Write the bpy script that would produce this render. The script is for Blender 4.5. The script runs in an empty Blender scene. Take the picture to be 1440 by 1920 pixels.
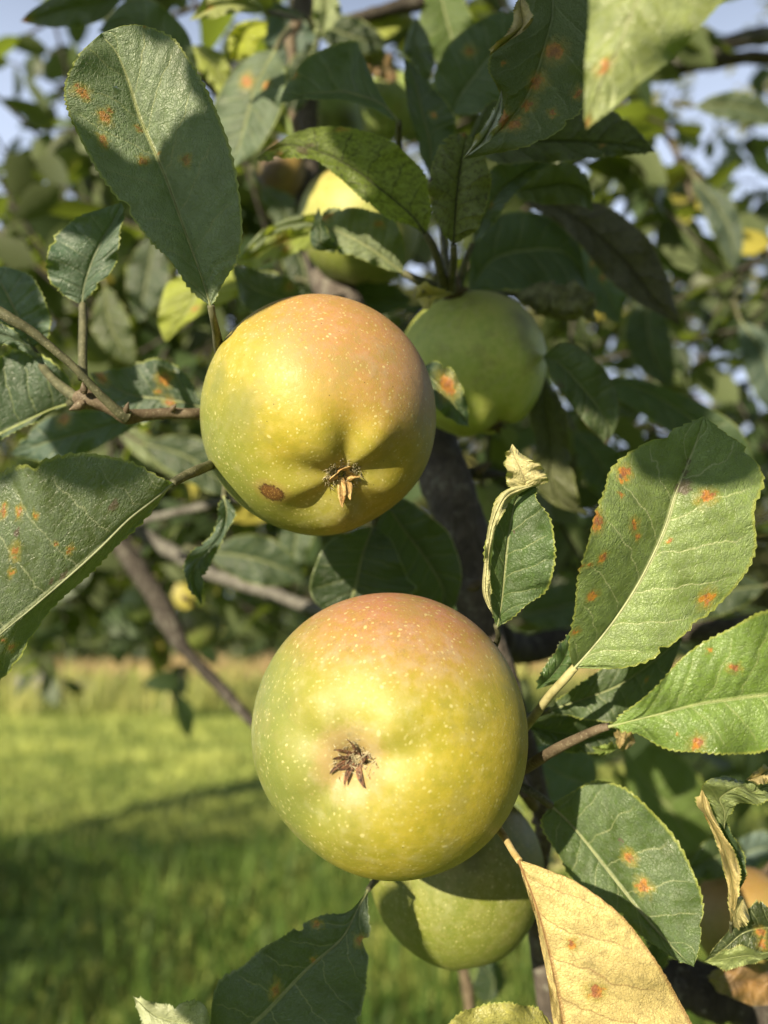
import bpy, bmesh, math, random
import numpy as np
from mathutils import Vector, Matrix, noise as mnoise
random.seed(7)
RNG = np.random.default_rng(11)

# ------------------------------------------------------------------ camera, sky, sun, exposure
SC = bpy.context.scene
COL = SC.collection
F = 1600.0                       # focal length in photo pixels (photo is 1440 x 1920)
PITCH = math.radians(6.8)
CAM = Vector((0.0, 0.0, 1.5))
cd = bpy.data.cameras.new('camera')
cam = bpy.data.objects.new('camera', cd)
COL.objects.link(cam)
cam.location = CAM
cam.rotation_euler = (math.radians(90) + PITCH, 0, 0)
cd.sensor_fit = 'VERTICAL'
cd.sensor_height = 36
cd.lens = 36 * F / 1920
cd.clip_start = 0.01
cd.clip_end = 500
cd.dof.use_dof = True
cd.dof.focus_distance = 0.243
cd.dof.aperture_fstop = 30.0 / 4.1
SC.camera = cam
RC = Matrix.Rotation(math.radians(90) + PITCH, 3, 'X')
RCn = np.array(RC)
CAMn = np.array(CAM)

def W(px, py, d):
    """a point seen at photo pixel px, py at depth d metres"""
    return CAM + RC @ Vector(((px - 720) / F * d, -(py - 960) / F * d, -d))

def Wn(P, d):
    """numpy version, P (...,2) pixels, d (...) depth"""
    c = np.stack([(P[..., 0] - 720) / F * d, -(P[..., 1] - 960) / F * d, -d], -1)
    return c @ RCn.T + CAMn

SUN = (RC @ Vector((-0.45, 0.43, 0.78))).normalized()      # towards the sun
SUNEL = math.asin(SUN.z)
SUNROT = math.atan2(SUN.x, SUN.y)
w = bpy.data.worlds.new('World')
SC.world = w
w.use_nodes = True
nt = w.node_tree
sky = nt.nodes.new('ShaderNodeTexSky')
sky.sky_type = 'NISHITA'
sky.sun_disc = False
sky.sun_elevation = SUNEL
sky.sun_rotation = SUNROT
sky.air_density = 1.0
sky.dust_density = 5.0
sky.ozone_density = 1.0
bg = nt.nodes['Background']
nt.links.new(sky.outputs[0], bg.inputs[0])
# a hazy evening sky: pale towards the horizon, deeper blue overhead
tc = nt.nodes.new('ShaderNodeTexCoord'); sp = nt.nodes.new('ShaderNodeSeparateXYZ')
mr = nt.nodes.new('ShaderNodeMapRange'); mr.interpolation_type = 'SMOOTHSTEP'
mr.inputs[1].default_value = 0.42; mr.inputs[2].default_value = 0.78; mr.inputs[3].default_value = 0.95; mr.inputs[4].default_value = 0.0
mx = nt.nodes.new('ShaderNodeMix'); mx.data_type = 'RGBA'
nt.links.new(tc.outputs['Generated'], sp.inputs[0]); nt.links.new(sp.outputs[2], mr.inputs[0]); nt.links.new(mr.outputs[0], mx.inputs[0])
nt.links.new(sky.outputs[0], mx.inputs[6]); mx.inputs[7].default_value = (6.8, 7.9, 10.2, 1)
nt.links.new(mx.outputs[2], bg.inputs[0])
bg.inputs[1].default_value = 0.05
sd = bpy.data.lights.new('sun', 'SUN')
sd.energy = 5.0
sd.angle = math.radians(0.55)
sd.color = (1.0, 0.86, 0.62)
sun = bpy.data.objects.new('sun', sd)
COL.objects.link(sun)
sun.rotation_euler = SUN.to_track_quat('Z', 'Y').to_euler()
sun.location = CAM + SUN * 20
SC.view_settings.view_transform = 'Standard'
SC.view_settings.look = 'None'
SC.view_settings.gamma = 1
SC.view_settings.exposure = 1.12
SC.render.engine = 'CYCLES'
SC.cycles.max_bounces = 6
SC.cycles.transparent_max_bounces = 4
SC.cycles.use_denoising = True

# ------------------------------------------------------------------ node shorthand
class X:
    """one socket with arithmetic"""
    def __init__(s, g, k): s.g, s.k = g, k
    def _m(s, op, *a, clamp=False):
        n = s.g.nodes.new('ShaderNodeMath'); n.operation = op; n.use_clamp = clamp
        for i, v in enumerate((s,) + a):
            if isinstance(v, X): s.g.links.new(v.k, n.inputs[i])
            else: n.inputs[i].default_value = v
        return X(s.g, n.outputs[0])
    def __add__(s, o): return s._m('ADD', o)
    __radd__ = __add__
    def __mul__(s, o): return s._m('MULTIPLY', o)
    __rmul__ = __mul__
    def __sub__(s, o): return s._m('SUBTRACT', o)
    def __rsub__(s, o): return (s * -1) + o
    def __truediv__(s, o): return s._m('DIVIDE', o)
    def abs(s): return s._m('ABSOLUTE')
    def fract(s): return s._m('FRACT')
    def pow(s, o): return s._m('POWER', o)
    def mn(s, o): return s._m('MINIMUM', o)
    def mx(s, o): return s._m('MAXIMUM', o)
    def sign(s): return s._m('SIGN')
    def clamp(s): return s._m('ADD', 0.0, clamp=True)

class G:
    def __init__(s, name):
        s.m = bpy.data.materials.new(name); s.m.use_nodes = True
        s.t = s.m.node_tree; s.nodes = s.t.nodes; s.links = s.t.links
        s.nodes.clear()
        s.out = s.nodes.new('ShaderNodeOutputMaterial')
    def x(s, k): return X(s, k)
    def put(s, inp, v):
        if isinstance(v, X): s.links.new(v.k, inp)
        elif hasattr(v, 'is_output'): s.links.new(v, inp)
        elif isinstance(v, tuple) and len(v) == 3 and inp.type == 'RGBA': inp.default_value = v + (1,)
        else: inp.default_value = v
    def step(s, v, a, b, lo=0.0, hi=1.0):
        n = s.nodes.new('ShaderNodeMapRange'); n.interpolation_type = 'SMOOTHSTEP'
        s.put(n.inputs[0], v)
        n.inputs[1].default_value = a; n.inputs[2].default_value = b
        n.inputs[3].default_value = lo; n.inputs[4].default_value = hi
        return X(s, n.outputs[0])
    def noise(s, vec, scale, detail=3, rough=0.5, dist=0.0):
        n = s.nodes.new('ShaderNodeTexNoise')
        if vec is not None: s.put(n.inputs['Vector'], vec)
        n.inputs['Scale'].default_value = scale; n.inputs['Detail'].default_value = detail
        n.inputs['Roughness'].default_value = rough; n.inputs['Distortion'].default_value = dist
        return X(s, n.outputs[0])
    def noisec(s, vec, scale, detail=2):
        n = s.nodes.new('ShaderNodeTexNoise'); s.put(n.inputs['Vector'], vec)
        n.inputs['Scale'].default_value = scale; n.inputs['Detail'].default_value = detail
        return X(s, n.outputs[1])
    def vor(s, vec, scale, feature='F1', rnd=1.0, out='Distance'):
        n = s.nodes.new('ShaderNodeTexVoronoi'); n.feature = feature
        s.put(n.inputs['Vector'], vec); n.inputs['Scale'].default_value = scale
        n.inputs['Randomness'].default_value = rnd
        return X(s, n.outputs[out])
    def mix(s, f, a, b):
        n = s.nodes.new('ShaderNodeMix'); n.data_type = 'RGBA'
        s.put(n.inputs[0], f); s.put(n.inputs[6], a); s.put(n.inputs[7], b)
        return X(s, n.outputs[2])
    def vm(s, op, a, b, out=0):
        n = s.nodes.new('ShaderNodeVectorMath'); n.operation = op
        s.put(n.inputs[0], a)
        if b is not None:
            if op == 'SCALE': s.put(n.inputs[3], b)
            else: s.put(n.inputs[1], b)
        return X(s, n.outputs[out])
    def sep(s, v):
        n = s.nodes.new('ShaderNodeSeparateXYZ'); s.put(n.inputs[0], v)
        return [X(s, o) for o in n.outputs]
    def comb(s, a, b, c):
        n = s.nodes.new('ShaderNodeCombineXYZ')
        for i, v in enumerate((a, b, c)): s.put(n.inputs[i], v)
        return X(s, n.outputs[0])
    def uv(s, name):
        n = s.nodes.new('ShaderNodeUVMap'); n.uv_map = name; return X(s, n.outputs[0])
    def obj(s):
        n = s.nodes.new('ShaderNodeTexCoord'); return X(s, n.outputs['Object'])
    def attr(s, name, typ='GEOMETRY', out='Fac'):
        n = s.nodes.new('ShaderNodeAttribute'); n.attribute_name = name; n.attribute_type = typ
        return X(s, n.outputs[out])
    def back(s):
        n = s.nodes.new('ShaderNodeNewGeometry'); return X(s, n.outputs['Backfacing'])
    def bump(s, h, strength=0.3, dist=0.001):
        n = s.nodes.new('ShaderNodeBump'); n.inputs['Strength'].default_value = strength
        n.inputs['Distance'].default_value = dist; s.put(n.inputs['Height'], h)
        return X(s, n.outputs[0])
    def pbr(s, col, rough=0.5, normal=None, spec=0.5, **kw):
        n = s.nodes.new('ShaderNodeBsdfPrincipled')
        s.put(n.inputs['Base Color'], col); s.put(n.inputs['Roughness'], rough)
        s.put(n.inputs['Specular IOR Level'], spec)
        if normal is not None: s.put(n.inputs['Normal'], normal)
        for k, v in kw.items(): s.put(n.inputs[k.replace('_', ' ')], v)
        return n.outputs[0]
    def trans(s, col, normal=None):
        n = s.nodes.new('ShaderNodeBsdfTranslucent'); s.put(n.inputs[0], col)
        if normal is not None: s.put(n.inputs[1], normal)
        return n.outputs[0]
    def mixs(s, f, a, b):
        n = s.nodes.new('ShaderNodeMixShader'); s.put(n.inputs[0], f); s.put(n.inputs[1], a); s.put(n.inputs[2], b)
        return n.outputs[0]
    def done(s, sh): s.links.new(sh, s.out.inputs[0]); return s.m

# ------------------------------------------------------------------ object helpers
def tag(o, label=None, cat=None, group=None, kind=None):
    if label: o['label'] = label
    if cat: o['category'] = cat
    if group: o['group'] = group
    if kind: o['kind'] = kind
    return o

def empty(name, loc):
    o = bpy.data.objects.new(name, None); COL.objects.link(o)
    o.location = loc; o.empty_display_size = 0.01
    return o

def mesh_obj(name, V, Fc, mat, parent=None, origin=None, smooth=True, uvs=None, attrs=None):
    """V (n,3) world numpy, Fc (m,k) equal-size faces; origin: where the object's origin sits"""
    V = np.asarray(V, float); Fc = np.asarray(Fc, np.int32)
    o0 = np.array(origin if origin is not None else (parent.location if parent is not None else V.mean(0)), float)
    me = bpy.data.meshes.new(name)
    k = Fc.shape[1]
    me.vertices.add(len(V)); me.vertices.foreach_set('co', (V - o0).ravel())
    me.loops.add(Fc.size); me.loops.foreach_set('vertex_index', Fc.ravel())
    me.polygons.add(len(Fc)); me.polygons.foreach_set('loop_start', np.arange(0, Fc.size, k, dtype=np.int32))
    me.update(calc_edges=True)
    me.polygons.foreach_set('use_smooth', np.full(len(Fc), smooth))
    for nm, uvv in (uvs or {}).items():
        l = me.uv_layers.new(name=nm); l.data.foreach_set('uv', uvv[Fc.ravel()].ravel())
    for nm, av in (attrs or {}).items():
        a = me.attributes.new(nm, 'FLOAT', 'POINT'); a.data.foreach_set('value', np.asarray(av, np.float32))
    me.materials.append(mat)
    me.validate()
    o = bpy.data.objects.new(name, me); COL.objects.link(o)
    if parent is not None: o.parent = parent; o.location = Vector(o0) - parent.location
    else: o.location = o0
    return o

def catmull(P, n):
    """P (k, c) control rows -> (n, c), chord-length spaced"""
    P = np.asarray(P, float)
    if len(P) == 2: return P[0] + (P[1] - P[0]) * np.linspace(0, 1, n)[:, None]
    Q = np.vstack([2 * P[0] - P[1], P, 2 * P[-1] - P[-2]])
    seg = len(P) - 1
    t = np.linspace(0, seg, n); i = np.minimum(t.astype(int), seg - 1); u = (t - i)[:, None]
    a, b, c, d = Q[i], Q[i + 1], Q[i + 2], Q[i + 3]
    return 0.5 * (2 * b + (c - a) * u + (2 * a - 5 * b + 4 * c - d) * u ** 2 + (3 * b - 3 * c + d - a) * u ** 3)

def tube_data(C, R, sides=10, rough=0.0, seed=0, freq=60.0):
    """C (n,3) centre line, R (n,) radii -> verts, quads"""
    C = np.asarray(C, float); R = np.asarray(R, float); n = len(C)
    T = np.gradient(C, axis=0); T /= np.linalg.norm(T, axis=1)[:, None] + 1e-9
    up = np.array([0.3, 0.2, 1.0]); N = np.zeros_like(C)
    v = np.cross(T[0], up); v /= np.linalg.norm(v)
    for i in range(n):
        v = v - T[i] * v.dot(T[i]); v /= np.linalg.norm(v) + 1e-9; N[i] = v
    B = np.cross(T, N)
    a = np.linspace(0, 2 * np.pi, sides, endpoint=False)
    V = C[:, None] + R[:, None, None] * (np.cos(a)[None, :, None] * N[:, None] + np.sin(a)[None, :, None] * B[:, None])
    V = V.reshape(-1, 3)
    if rough:
        k = np.array([mnoise.noise(Vector(p * freq) + Vector((seed, 0, 0))) + 0.5 * mnoise.noise(Vector(p * freq * 3.1)) for p in V])
        cc = np.repeat(C, sides, 0); V = cc + (V - cc) * (1 + rough * k)[:, None]
    i = np.arange(n - 1)[:, None] * sides; j = np.arange(sides)[None]
    j2 = (j + 1) % sides
    Q = np.stack([i + j, i + j2, i + sides + j2, i + sides + j], -1).reshape(-1, 4)
    c0, c1 = len(V), len(V) + 1
    V = np.vstack([V, C[0], C[-1]])
    e0 = np.stack([np.full(sides, c0), np.arange(1, sides + 1) % sides, np.arange(sides), np.arange(sides)], -1)
    b = (n - 1) * sides
    e1 = np.stack([np.full(sides, c1), b + np.arange(sides), b + np.arange(1, sides + 1) % sides, b + np.arange(1, sides + 1) % sides], -1)
    return V, Q, e0[:, :3], e1[:, :3]

def tube(name, C, R, mat, parent=None, sides=10, rough=0.0, seed=0, freq=60.0, origin=None):
    V, Q, e0, e1 = tube_data(C, R, sides, rough, seed, freq)
    tr = np.vstack([Q[:, [0, 1, 2]], Q[:, [0, 2, 3]], e0, e1])
    return mesh_obj(name, V, tr, mat, parent, origin)

def px_tube(name, pts, mat, parent=None, n=40, sides=10, rough=0.0, seed=0, freq=60.0, wob=0.0):
    """pts rows (px, py, depth, radius px)"""
    P = catmull(pts, n)
    C = Wn(P[:, :2], P[:, 2])
    if wob:
        C = C + np.array([np.array(mnoise.noise_vector(Vector(c * 25) + Vector((seed, 3, 1)))) for c in C]) * wob
    return tube(name, C, P[:, 3] * P[:, 2] / F, mat, parent, sides, rough, seed, freq)
# ------------------------------------------------------------------ materials
def leaf_material(name, top=(0.040, 0.085, 0.030), under=(0.17, 0.22, 0.10), trans=(0.20, 0.32, 0.03), tw=0.30, dust=0.5,
                  vein=(0.30, 0.34, 0.15), under_vein=(0.30, 0.33, 0.17), soot=0.0, rim=(0.30, 0.34, 0.07), spots=(), blemish=(), seed=0.0, rough=0.5, dry=0.0, netk=0.10, relief=1.0,
                  nvein=7.0, slope=1.6):
    g = G(name)
    lv = g.uv('lv'); mm = g.uv('mm')
    mms = g.vm('ADD', mm, (seed * 3.7, seed * 1.3, seed))
    u, v, _ = g.sep(lv)
    au = u.abs()
    wob = (g.noise(mms, 1.4, 2) - 0.5) * 0.5
    # lateral veins, alternating on either side
    ph = v * nvein - au.pow(0.8) * slope * 0.75 + u.sign() * 0.22 + wob
    fr = (ph.fract() - 0.5).abs()
    lat = g.step(fr, 0.0, 0.036, 1, 0) * g.step(au, 0.97, 0.7)
    lat_soft = g.step(fr, 0.0, 0.25, 1, 0) * relief
    mid = g.step(au, 0.016, 0.042, 1, 0)
    mid = mid * g.step(v, 1.02, 0.7, 0, 1).mx(0.4)
    wv = g.vm('ADD', mms, g.vm('SCALE', g.noisec(mms, 3.0), 0.22))
    net = g.step(g.vor(wv, 3.1, 'DISTANCE_TO_EDGE'), 0.0, 0.045, 1, 0)
    net2 = g.step(g.vor(wv, 9.0, 'DISTANCE_TO_EDGE'), 0.0, 0.06, 1, 0)
    n1 = g.noise(mms, 0.9, 4, 0.6)
    n2 = g.noise(mms, 5.0, 4, 0.65)
    n3 = g.noise(mms, 22.0, 3, 0.6)
    # upper face
    c = g.mix(g.step(n1, 0.3, 0.7), tuple(x * 0.72 for x in top), tuple(x * 1.35 for x in top))
    c = g.mix(net * netk, c, vein)
    c = g.mix(net2 * netk * 0.5, c, vein)
    d = g.step(n2 * 0.6 + n1 * 0.5, 0.42, 0.72) * g.step(n3, 0.35, 0.6, 0.5, 1.0)
    c = g.mix(d * dust * 0.62, c, (0.19, 0.24, 0.20))
    c = g.mix(g.step(n1 * 0.5 + n2 * 0.5, 0.5, 0.62) * 0.35, c, tuple(x * 0.55 for x in top))
    c = g.mix(lat * 0.6, c, vein)
    c = g.mix(mid * 0.75, c, vein)
    c = g.mix(g.step(au, 0.955, 0.99) * 0.8, c, rim)
    # lower face
    b = g.mix(n1, tuple(x * 0.8 for x in under), tuple(x * 1.2 for x in under))
    b = g.mix(net * 0.25 + net2 * 0.12, b, under_vein)
    b = g.mix(lat * 0.6, b, under_vein)
    b = g.mix(mid * 0.9, b, under_vein)
    if soot:
        sm = g.step(n3 * 0.55 + n2 * 0.5 + lat * 0.12 + net2 * 0.08, 0.50, 0.66) * soot
        b = g.mix(sm, b, (0.03, 0.03, 0.012)); c = g.mix(sm * 0.5, c, (0.03, 0.03, 0.015))
    b = g.mix(g.step(au, 0.96, 0.99) * 0.6, b, rim)
    if dry:
        k = g.step(n1 * 0.7 + n2 * 0.3, 0.45, 0.6) * dry
        c = g.mix(k, c, (0.30, 0.17, 0.06)); b = g.mix(k, b, (0.33, 0.20, 0.08))
    col = g.mix(g.back(), c, b)
    mask = None
    if spots or blemish:
        dm = g.vm('ADD', mm, g.vm('SCALE', g.vm('SUBTRACT', g.noisec(mms, 5.5, 4), (0.5, 0.5, 0.5)), 0.42))
        def blobs(lst):
            best = None
            for (x, y, r) in lst:
                q = g.vm('DISTANCE', dm, (x, y, 0.0), out=1) / r
                best = q if best is None else best.mn(q)
            return best
        if spots:
            q = blobs(spots)
            q = q + (n2 - 0.5) * 1.1 + (n3 - 0.5) * 0.5
            m = g.step(q, 0.6, 1.05, 1, 0)
            halo = g.step(q, 0.7, 2.2, 0.75, 0)
            sr = random.Random(int(seed * 1000)); k_ = sr.random()
            oc = g.mix(g.step(n2, 0.38, 0.62), (0.38 + .18 * k_, 0.18 + .06 * k_, 0.06 - .03 * k_), (0.18 + .12 * k_, 0.09, 0.045))
            oc = g.mix(g.step(n3, 0.5, 0.7) * 0.5, oc, (0.55, 0.26, 0.09))
            oc = g.mix(g.step(q, 0.05, 0.28, 0.85, 0) * g.step(n1, 0.4, 0.55), oc, (0.05, 0.025, 0.015))
            col = g.mix(halo, col, g.mix(n2, (0.36, 0.32, 0.05), (0.20, 0.16, 0.05))); col = g.mix(m * g.step(n3, 0.2, 0.42, 0.5, 0.95), col, oc)
            mask = m
        if blemish:
            q = blobs(blemish)
            col = g.mix(g.step(q, 0.7, 1.25, 0.85, 0), col, g.mix(n2, (0.05, 0.035, 0.03), (0.16, 0.10, 0.09)))
    h = (lat_soft * -0.5) + n2 * 0.45 + net * -0.10 + net2 * -0.12 + g.vor(wv, 16.0) * g.step(n1, 0.35, 0.65, 0.05, 0.3) + n1 * 0.8 + n3 * 0.12 + mid * 0.5
    nm = g.bump(h, 0.7, 0.0011)
    p = g.pbr(col, g.step(n2, 0.3, 0.7, rough - 0.12, rough + 0.12), nm, 0.6)
    tc = g.mix(lat * 0.6 + mid * 0.4 + net * 0.2, trans, tuple(x * 0.35 for x in trans))
    if soot: tc = g.mix(sm, tc, (0.02, 0.02, 0.005))
    t = g.trans(tc, nm)
    return g.done(g.mixs(tw, p, t))

def crown_material(name, top, under, trans=(0.22, 0.30, 0.03)):
    g = G(name)
    t = g.attr('tint')
    c = g.mix(t, tuple(x * 0.55 for x in top), tuple(x * 1.6 for x in top))
    c = g.mix(g.step(t, 0.86, 0.97), c, (0.34, 0.30, 0.06))
    b = g.mix(t, tuple(x * 0.7 for x in under), tuple(x * 1.3 for x in under))
    col = g.mix(g.back(), c, b)
    return g.done(g.mixs(0.28, g.pbr(col, 0.5, None, 0.4), g.trans(g.mix(t, trans, tuple(x * 1.6 for x in trans)))))

def bark_material(name, a, b, lichen=0.3, scale=1.0):
    g = G(name)
    o = g.obj()
    n = g.noise(o, 60 * scale, 6, 0.7, 0.4)
    f = g.noise(o, 300 * scale, 4, 0.7)
    r = g.vor(g.vm('MULTIPLY', o, (1.0, 1.0, 0.35)), 190 * scale, 'DISTANCE_TO_EDGE')
    c = g.mix(g.step(n, 0.3, 0.7), a, b)
    c = g.mix(g.step(r, 0.0, 0.12, 0.25, 0), c, tuple(x * 0.35 for x in a))
    c = g.mix(g.step(n * 0.5 + f * 0.5, 0.52, 0.62) * lichen, c, (0.30, 0.31, 0.25))
    nm = g.bump(n * 0.8 + f * 0.4 + g.step(r, 0, 0.15) * 0.15, 0.9, 0.002)
    return g.done(g.pbr(c, 0.85, nm, 0.25))

def stem_material(name, a, b):
    g = G(name)
    o = g.obj()
    n = g.noise(o, 220, 4, 0.6)
    f = g.noise(o, 1500, 3, 0.6)
    c = g.mix(g.step(n, 0.35, 0.65), a, b)
    c = g.mix(g.step(f, 0.55, 0.7) * 0.4, c, (0.35, 0.33, 0.22))
    return g.done(g.pbr(c, 0.65, g.bump(n + f * 0.5, 0.5, 0.0006), 0.3))

def apple_material(name, R, base=(0.40, 0.36, 0.035), green=(0.15, 0.20, 0.03), blush=(0.52, 0.17, 0.05), blush_dir=(0, 0, 1), bl=(0.35, 0.9), bw=0.8,
                   calyx=(0, -1, 0), scab=None, dots=1.0, seed=0.0, greenk=0.5, bloom=0.2, smut=0.5, green_dir=(-1, 0, 0), gl=(0.3, 1.0), tan=0.0, marks=()):
    """colours laid round the fruit: object origin is the fruit's centre, R its radius in metres"""
    g = G(name)
    o = g.obj()
    q = g.vm('SCALE', o, 1.0 / R)                      # unit-size coordinates
    qs = g.vm('ADD', q, (seed, seed * 2.1, -seed))
    n0 = g.noise(qs, 1.3, 3, 0.5)
    n1 = g.noise(qs, 3.6, 4, 0.6)
    n2 = g.noise(qs, 11.0, 4, 0.65)
    n3 = g.noise(qs, 42.0, 3, 0.6)
    un = g.vm('NORMALIZE', q, None)
    gd = g.vm('DOT_PRODUCT', un, tuple(Vector(green_dir).normalized()), out=1)
    bd = g.vm('DOT_PRODUCT', un, tuple(Vector(blush_dir).normalized()), out=1)
    cdv = g.vm('DOT_PRODUCT', un, tuple(Vector(calyx).normalized()), out=1)
    c = g.mix(g.step(n1 * 0.6 + n2 * 0.5, 0.40, 0.72), (base[0] * .80, base[1] * .86, base[2] * .9), (base[0] * 1.14, base[1] * 1.10, base[2] * 1.3))
    c = g.mix(g.step(gd + (n0 - 0.5) * 0.5 + (n1 - 0.5) * 0.35, gl[0], gl[1]) * greenk, c, green)
    bm = g.step(bd + (n0 - 0.5) * 0.35 + (n2 - 0.5) * 0.16, bl[0], bl[1]) * bw
    c = g.mix(bm * g.step(n2 * 0.6 + n3 * 0.4, 0.3, 0.6, 0.6, 1.0), c, blush)
    # meridian streaks in the blush and round the eye
    c = g.mix(g.step(cdv, 0.80, 0.99) * 0.42, c, tuple(0.5 * (x + y) for x, y in zip(green, (0.26, 0.24, 0.08))))
    if tan: c = g.mix(g.step(cdv + (n2 - 0.5) * 0.05, 0.945, 0.985) * tan, c, (0.40, 0.26, 0.13))
    c = g.mix(g.step(g.noise(g.vm('ADD', qs, (7.0, 1.0, 2.0)), 2.4, 5, 0.7), 0.52, 0.66) * 0.35, c, (0.22, 0.20, 0.07))
    # grey-green waxy bloom, sooty film
    c = g.mix(g.step(n2 * 0.7 + n0 * 0.4, 0.5, 0.8) * bloom, c, (0.34, 0.36, 0.24))
    c = g.mix(g.step(n1 * 0.6 + n3 * 0.25 + n0 * 0.3, 0.60, 0.80) * smut, c, (0.10, 0.11, 0.03))
    # lenticels
    wv = g.vm('ADD', qs, g.vm('SCALE', g.noisec(qs, 2.0), 0.25))
    vd = g.vor(wv, 14.5); vr = g.sep(g.vor(wv, 14.5, out='Color'))[0]
    dm = g.step(vd - vr * 0.13, 0.02, 0.11, 1, 0) * g.step(g.noise(qs, 2.2, 2), 0.33, 0.6, 0.45, 1.0)
    vd2 = g.vor(wv, 27.0); vr2 = g.sep(g.vor(wv, 27.0, out='Color'))[1]
    dm2 = g.step(vd2 - vr2 * 0.2, 0.0, 0.14, 0.8, 0)
    c = g.mix(dm * 0.5 * dots, c, (0.58, 0.54, 0.27)); c = g.mix(dm2 * 0.5 * dots, c, (0.52, 0.48, 0.22))
    vb = g.vor(g.vm('ADD', qs, (3.1, 0.4, 9.0)), 17.0); vbr = g.sep(g.vor(g.vm('ADD', qs, (3.1, 0.4, 9.0)), 17.0, out='Color'))[2]
    c = g.mix(g.step(vb, 0.05, 0.11, 0.7, 0) * g.step(vbr, 0.86, 0.9), c, (0.05, 0.035, 0.015))
    rough = g.step(n2 + n3 * 0.4, 0.4, 0.9, 0.42, 0.62)
    c = g.mix(g.step(g.noise(g.vm('MULTIPLY', qs, (1.0, 1.0, 0.35)), 26.0, 4, 0.7), 0.60, 0.74) * 0.45, c, (0.30, 0.24, 0.09))
    for (p, r, pc) in marks:
        mk = g.step(g.vm('DISTANCE', g.vm('ADD', q, g.vm('SCALE', g.vm('SUBTRACT', g.noisec(qs, 6, 3), (0.5, 0.5, 0.5)), 0.16)), p, out=1) / r, 0.1, 1.5, 0.6, 0)
        c = g.mix(mk, c, pc)
    if scab:
        p, r, ax = scab
        dv = g.vm('SUBTRACT', g.vm('ADD', q, g.vm('SCALE', g.vm('SUBTRACT', g.noisec(qs, 9, 2), (0.5, 0.5, 0.5)), 0.035)), p)
        al = g.vm('DOT_PRODUCT', dv, ax, out=1)
        dl = g.vm('LENGTH', dv, None, out=1)
        e = (dl * dl - al * al * 0.5).mx(0.0).pow(0.5) / r
        sp = g.step(g.vor(qs, 75.0), 0.15, 0.4, 1, 0)
        sc = g.mix(sp * 0.65, (0.12, 0.055, 0.015), (0.42, 0.27, 0.08))
        sc = g.mix(g.step(e, 0.72, 0.95), sc, (0.06, 0.028, 0.01))
        c = g.mix(g.step(e + (n3 - 0.5) * 0.5 + (n2 - 0.5) * 0.4, 0.88, 1.06, 1, 0), g.mix(g.step(e, 1.0, 1.6, .5, 0), c, (0.24, 0.17, 0.05)), sc)
    nm = g.bump(n3 * 0.30 + n2 * 0.6 + dm * 0.25 + g.noise(qs, 110.0, 2, 0.6) * 0.22, 0.16, 0.0014)
    return g.done(g.pbr(c, rough, nm, 0.42, Subsurface_Weight=0.12, Subsurface_Radius=(0.6, 0.4, 0.1), Subsurface_Scale=0.004))

def plain(name, a, b, scale=200, rough=0.7, tw=0.0):
    g = G(name)
    n = g.noise(g.obj(), scale, 4, 0.6)
    c = g.mix(g.step(n, 0.3, 0.7), a, b)
    p = g.pbr(c, rough, g.bump(n, 0.4, 0.001), 0.3)
    if tw: p = g.mixs(tw, p, g.trans(b))
    return g.done(p)

BARK = bark_material('bark_grey_brown', (0.085, 0.068, 0.052), (0.17, 0.14, 0.11), 0.35)
BARK_DARK = bark_material('bark_dark', (0.028, 0.024, 0.020), (0.065, 0.056, 0.047), 0.3)
BARK_PALE = bark_material('bark_lichen', (0.085, 0.08, 0.07), (0.17, 0.165, 0.15), 0.6)
STEM = stem_material('green_stem', (0.055, 0.058, 0.030), (0.10, 0.10, 0.055))
STEM_BROWN = stem_material('brown_stem', (0.075, 0.055, 0.035), (0.13, 0.10, 0.065))
STEM_PALE = stem_material('pale_stem', (0.26, 0.24, 0.10), (0.38, 0.35, 0.17))

# ------------------------------------------------------------------ leaves
def parse(rows):
    A, M, B = [], [], []
    for r in rows.split(';'):
        t = [[float(x) for x in p.split(',')] for p in r.split()]
        t = [p + [0.0] * (3 - len(p)) for p in t]
        if len(t) == 1: t = t * 3
        A.append(t[0]); M.append(t[1]); B.append(t[2])
    return np.array(A), np.array(M), np.array(B)

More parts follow.
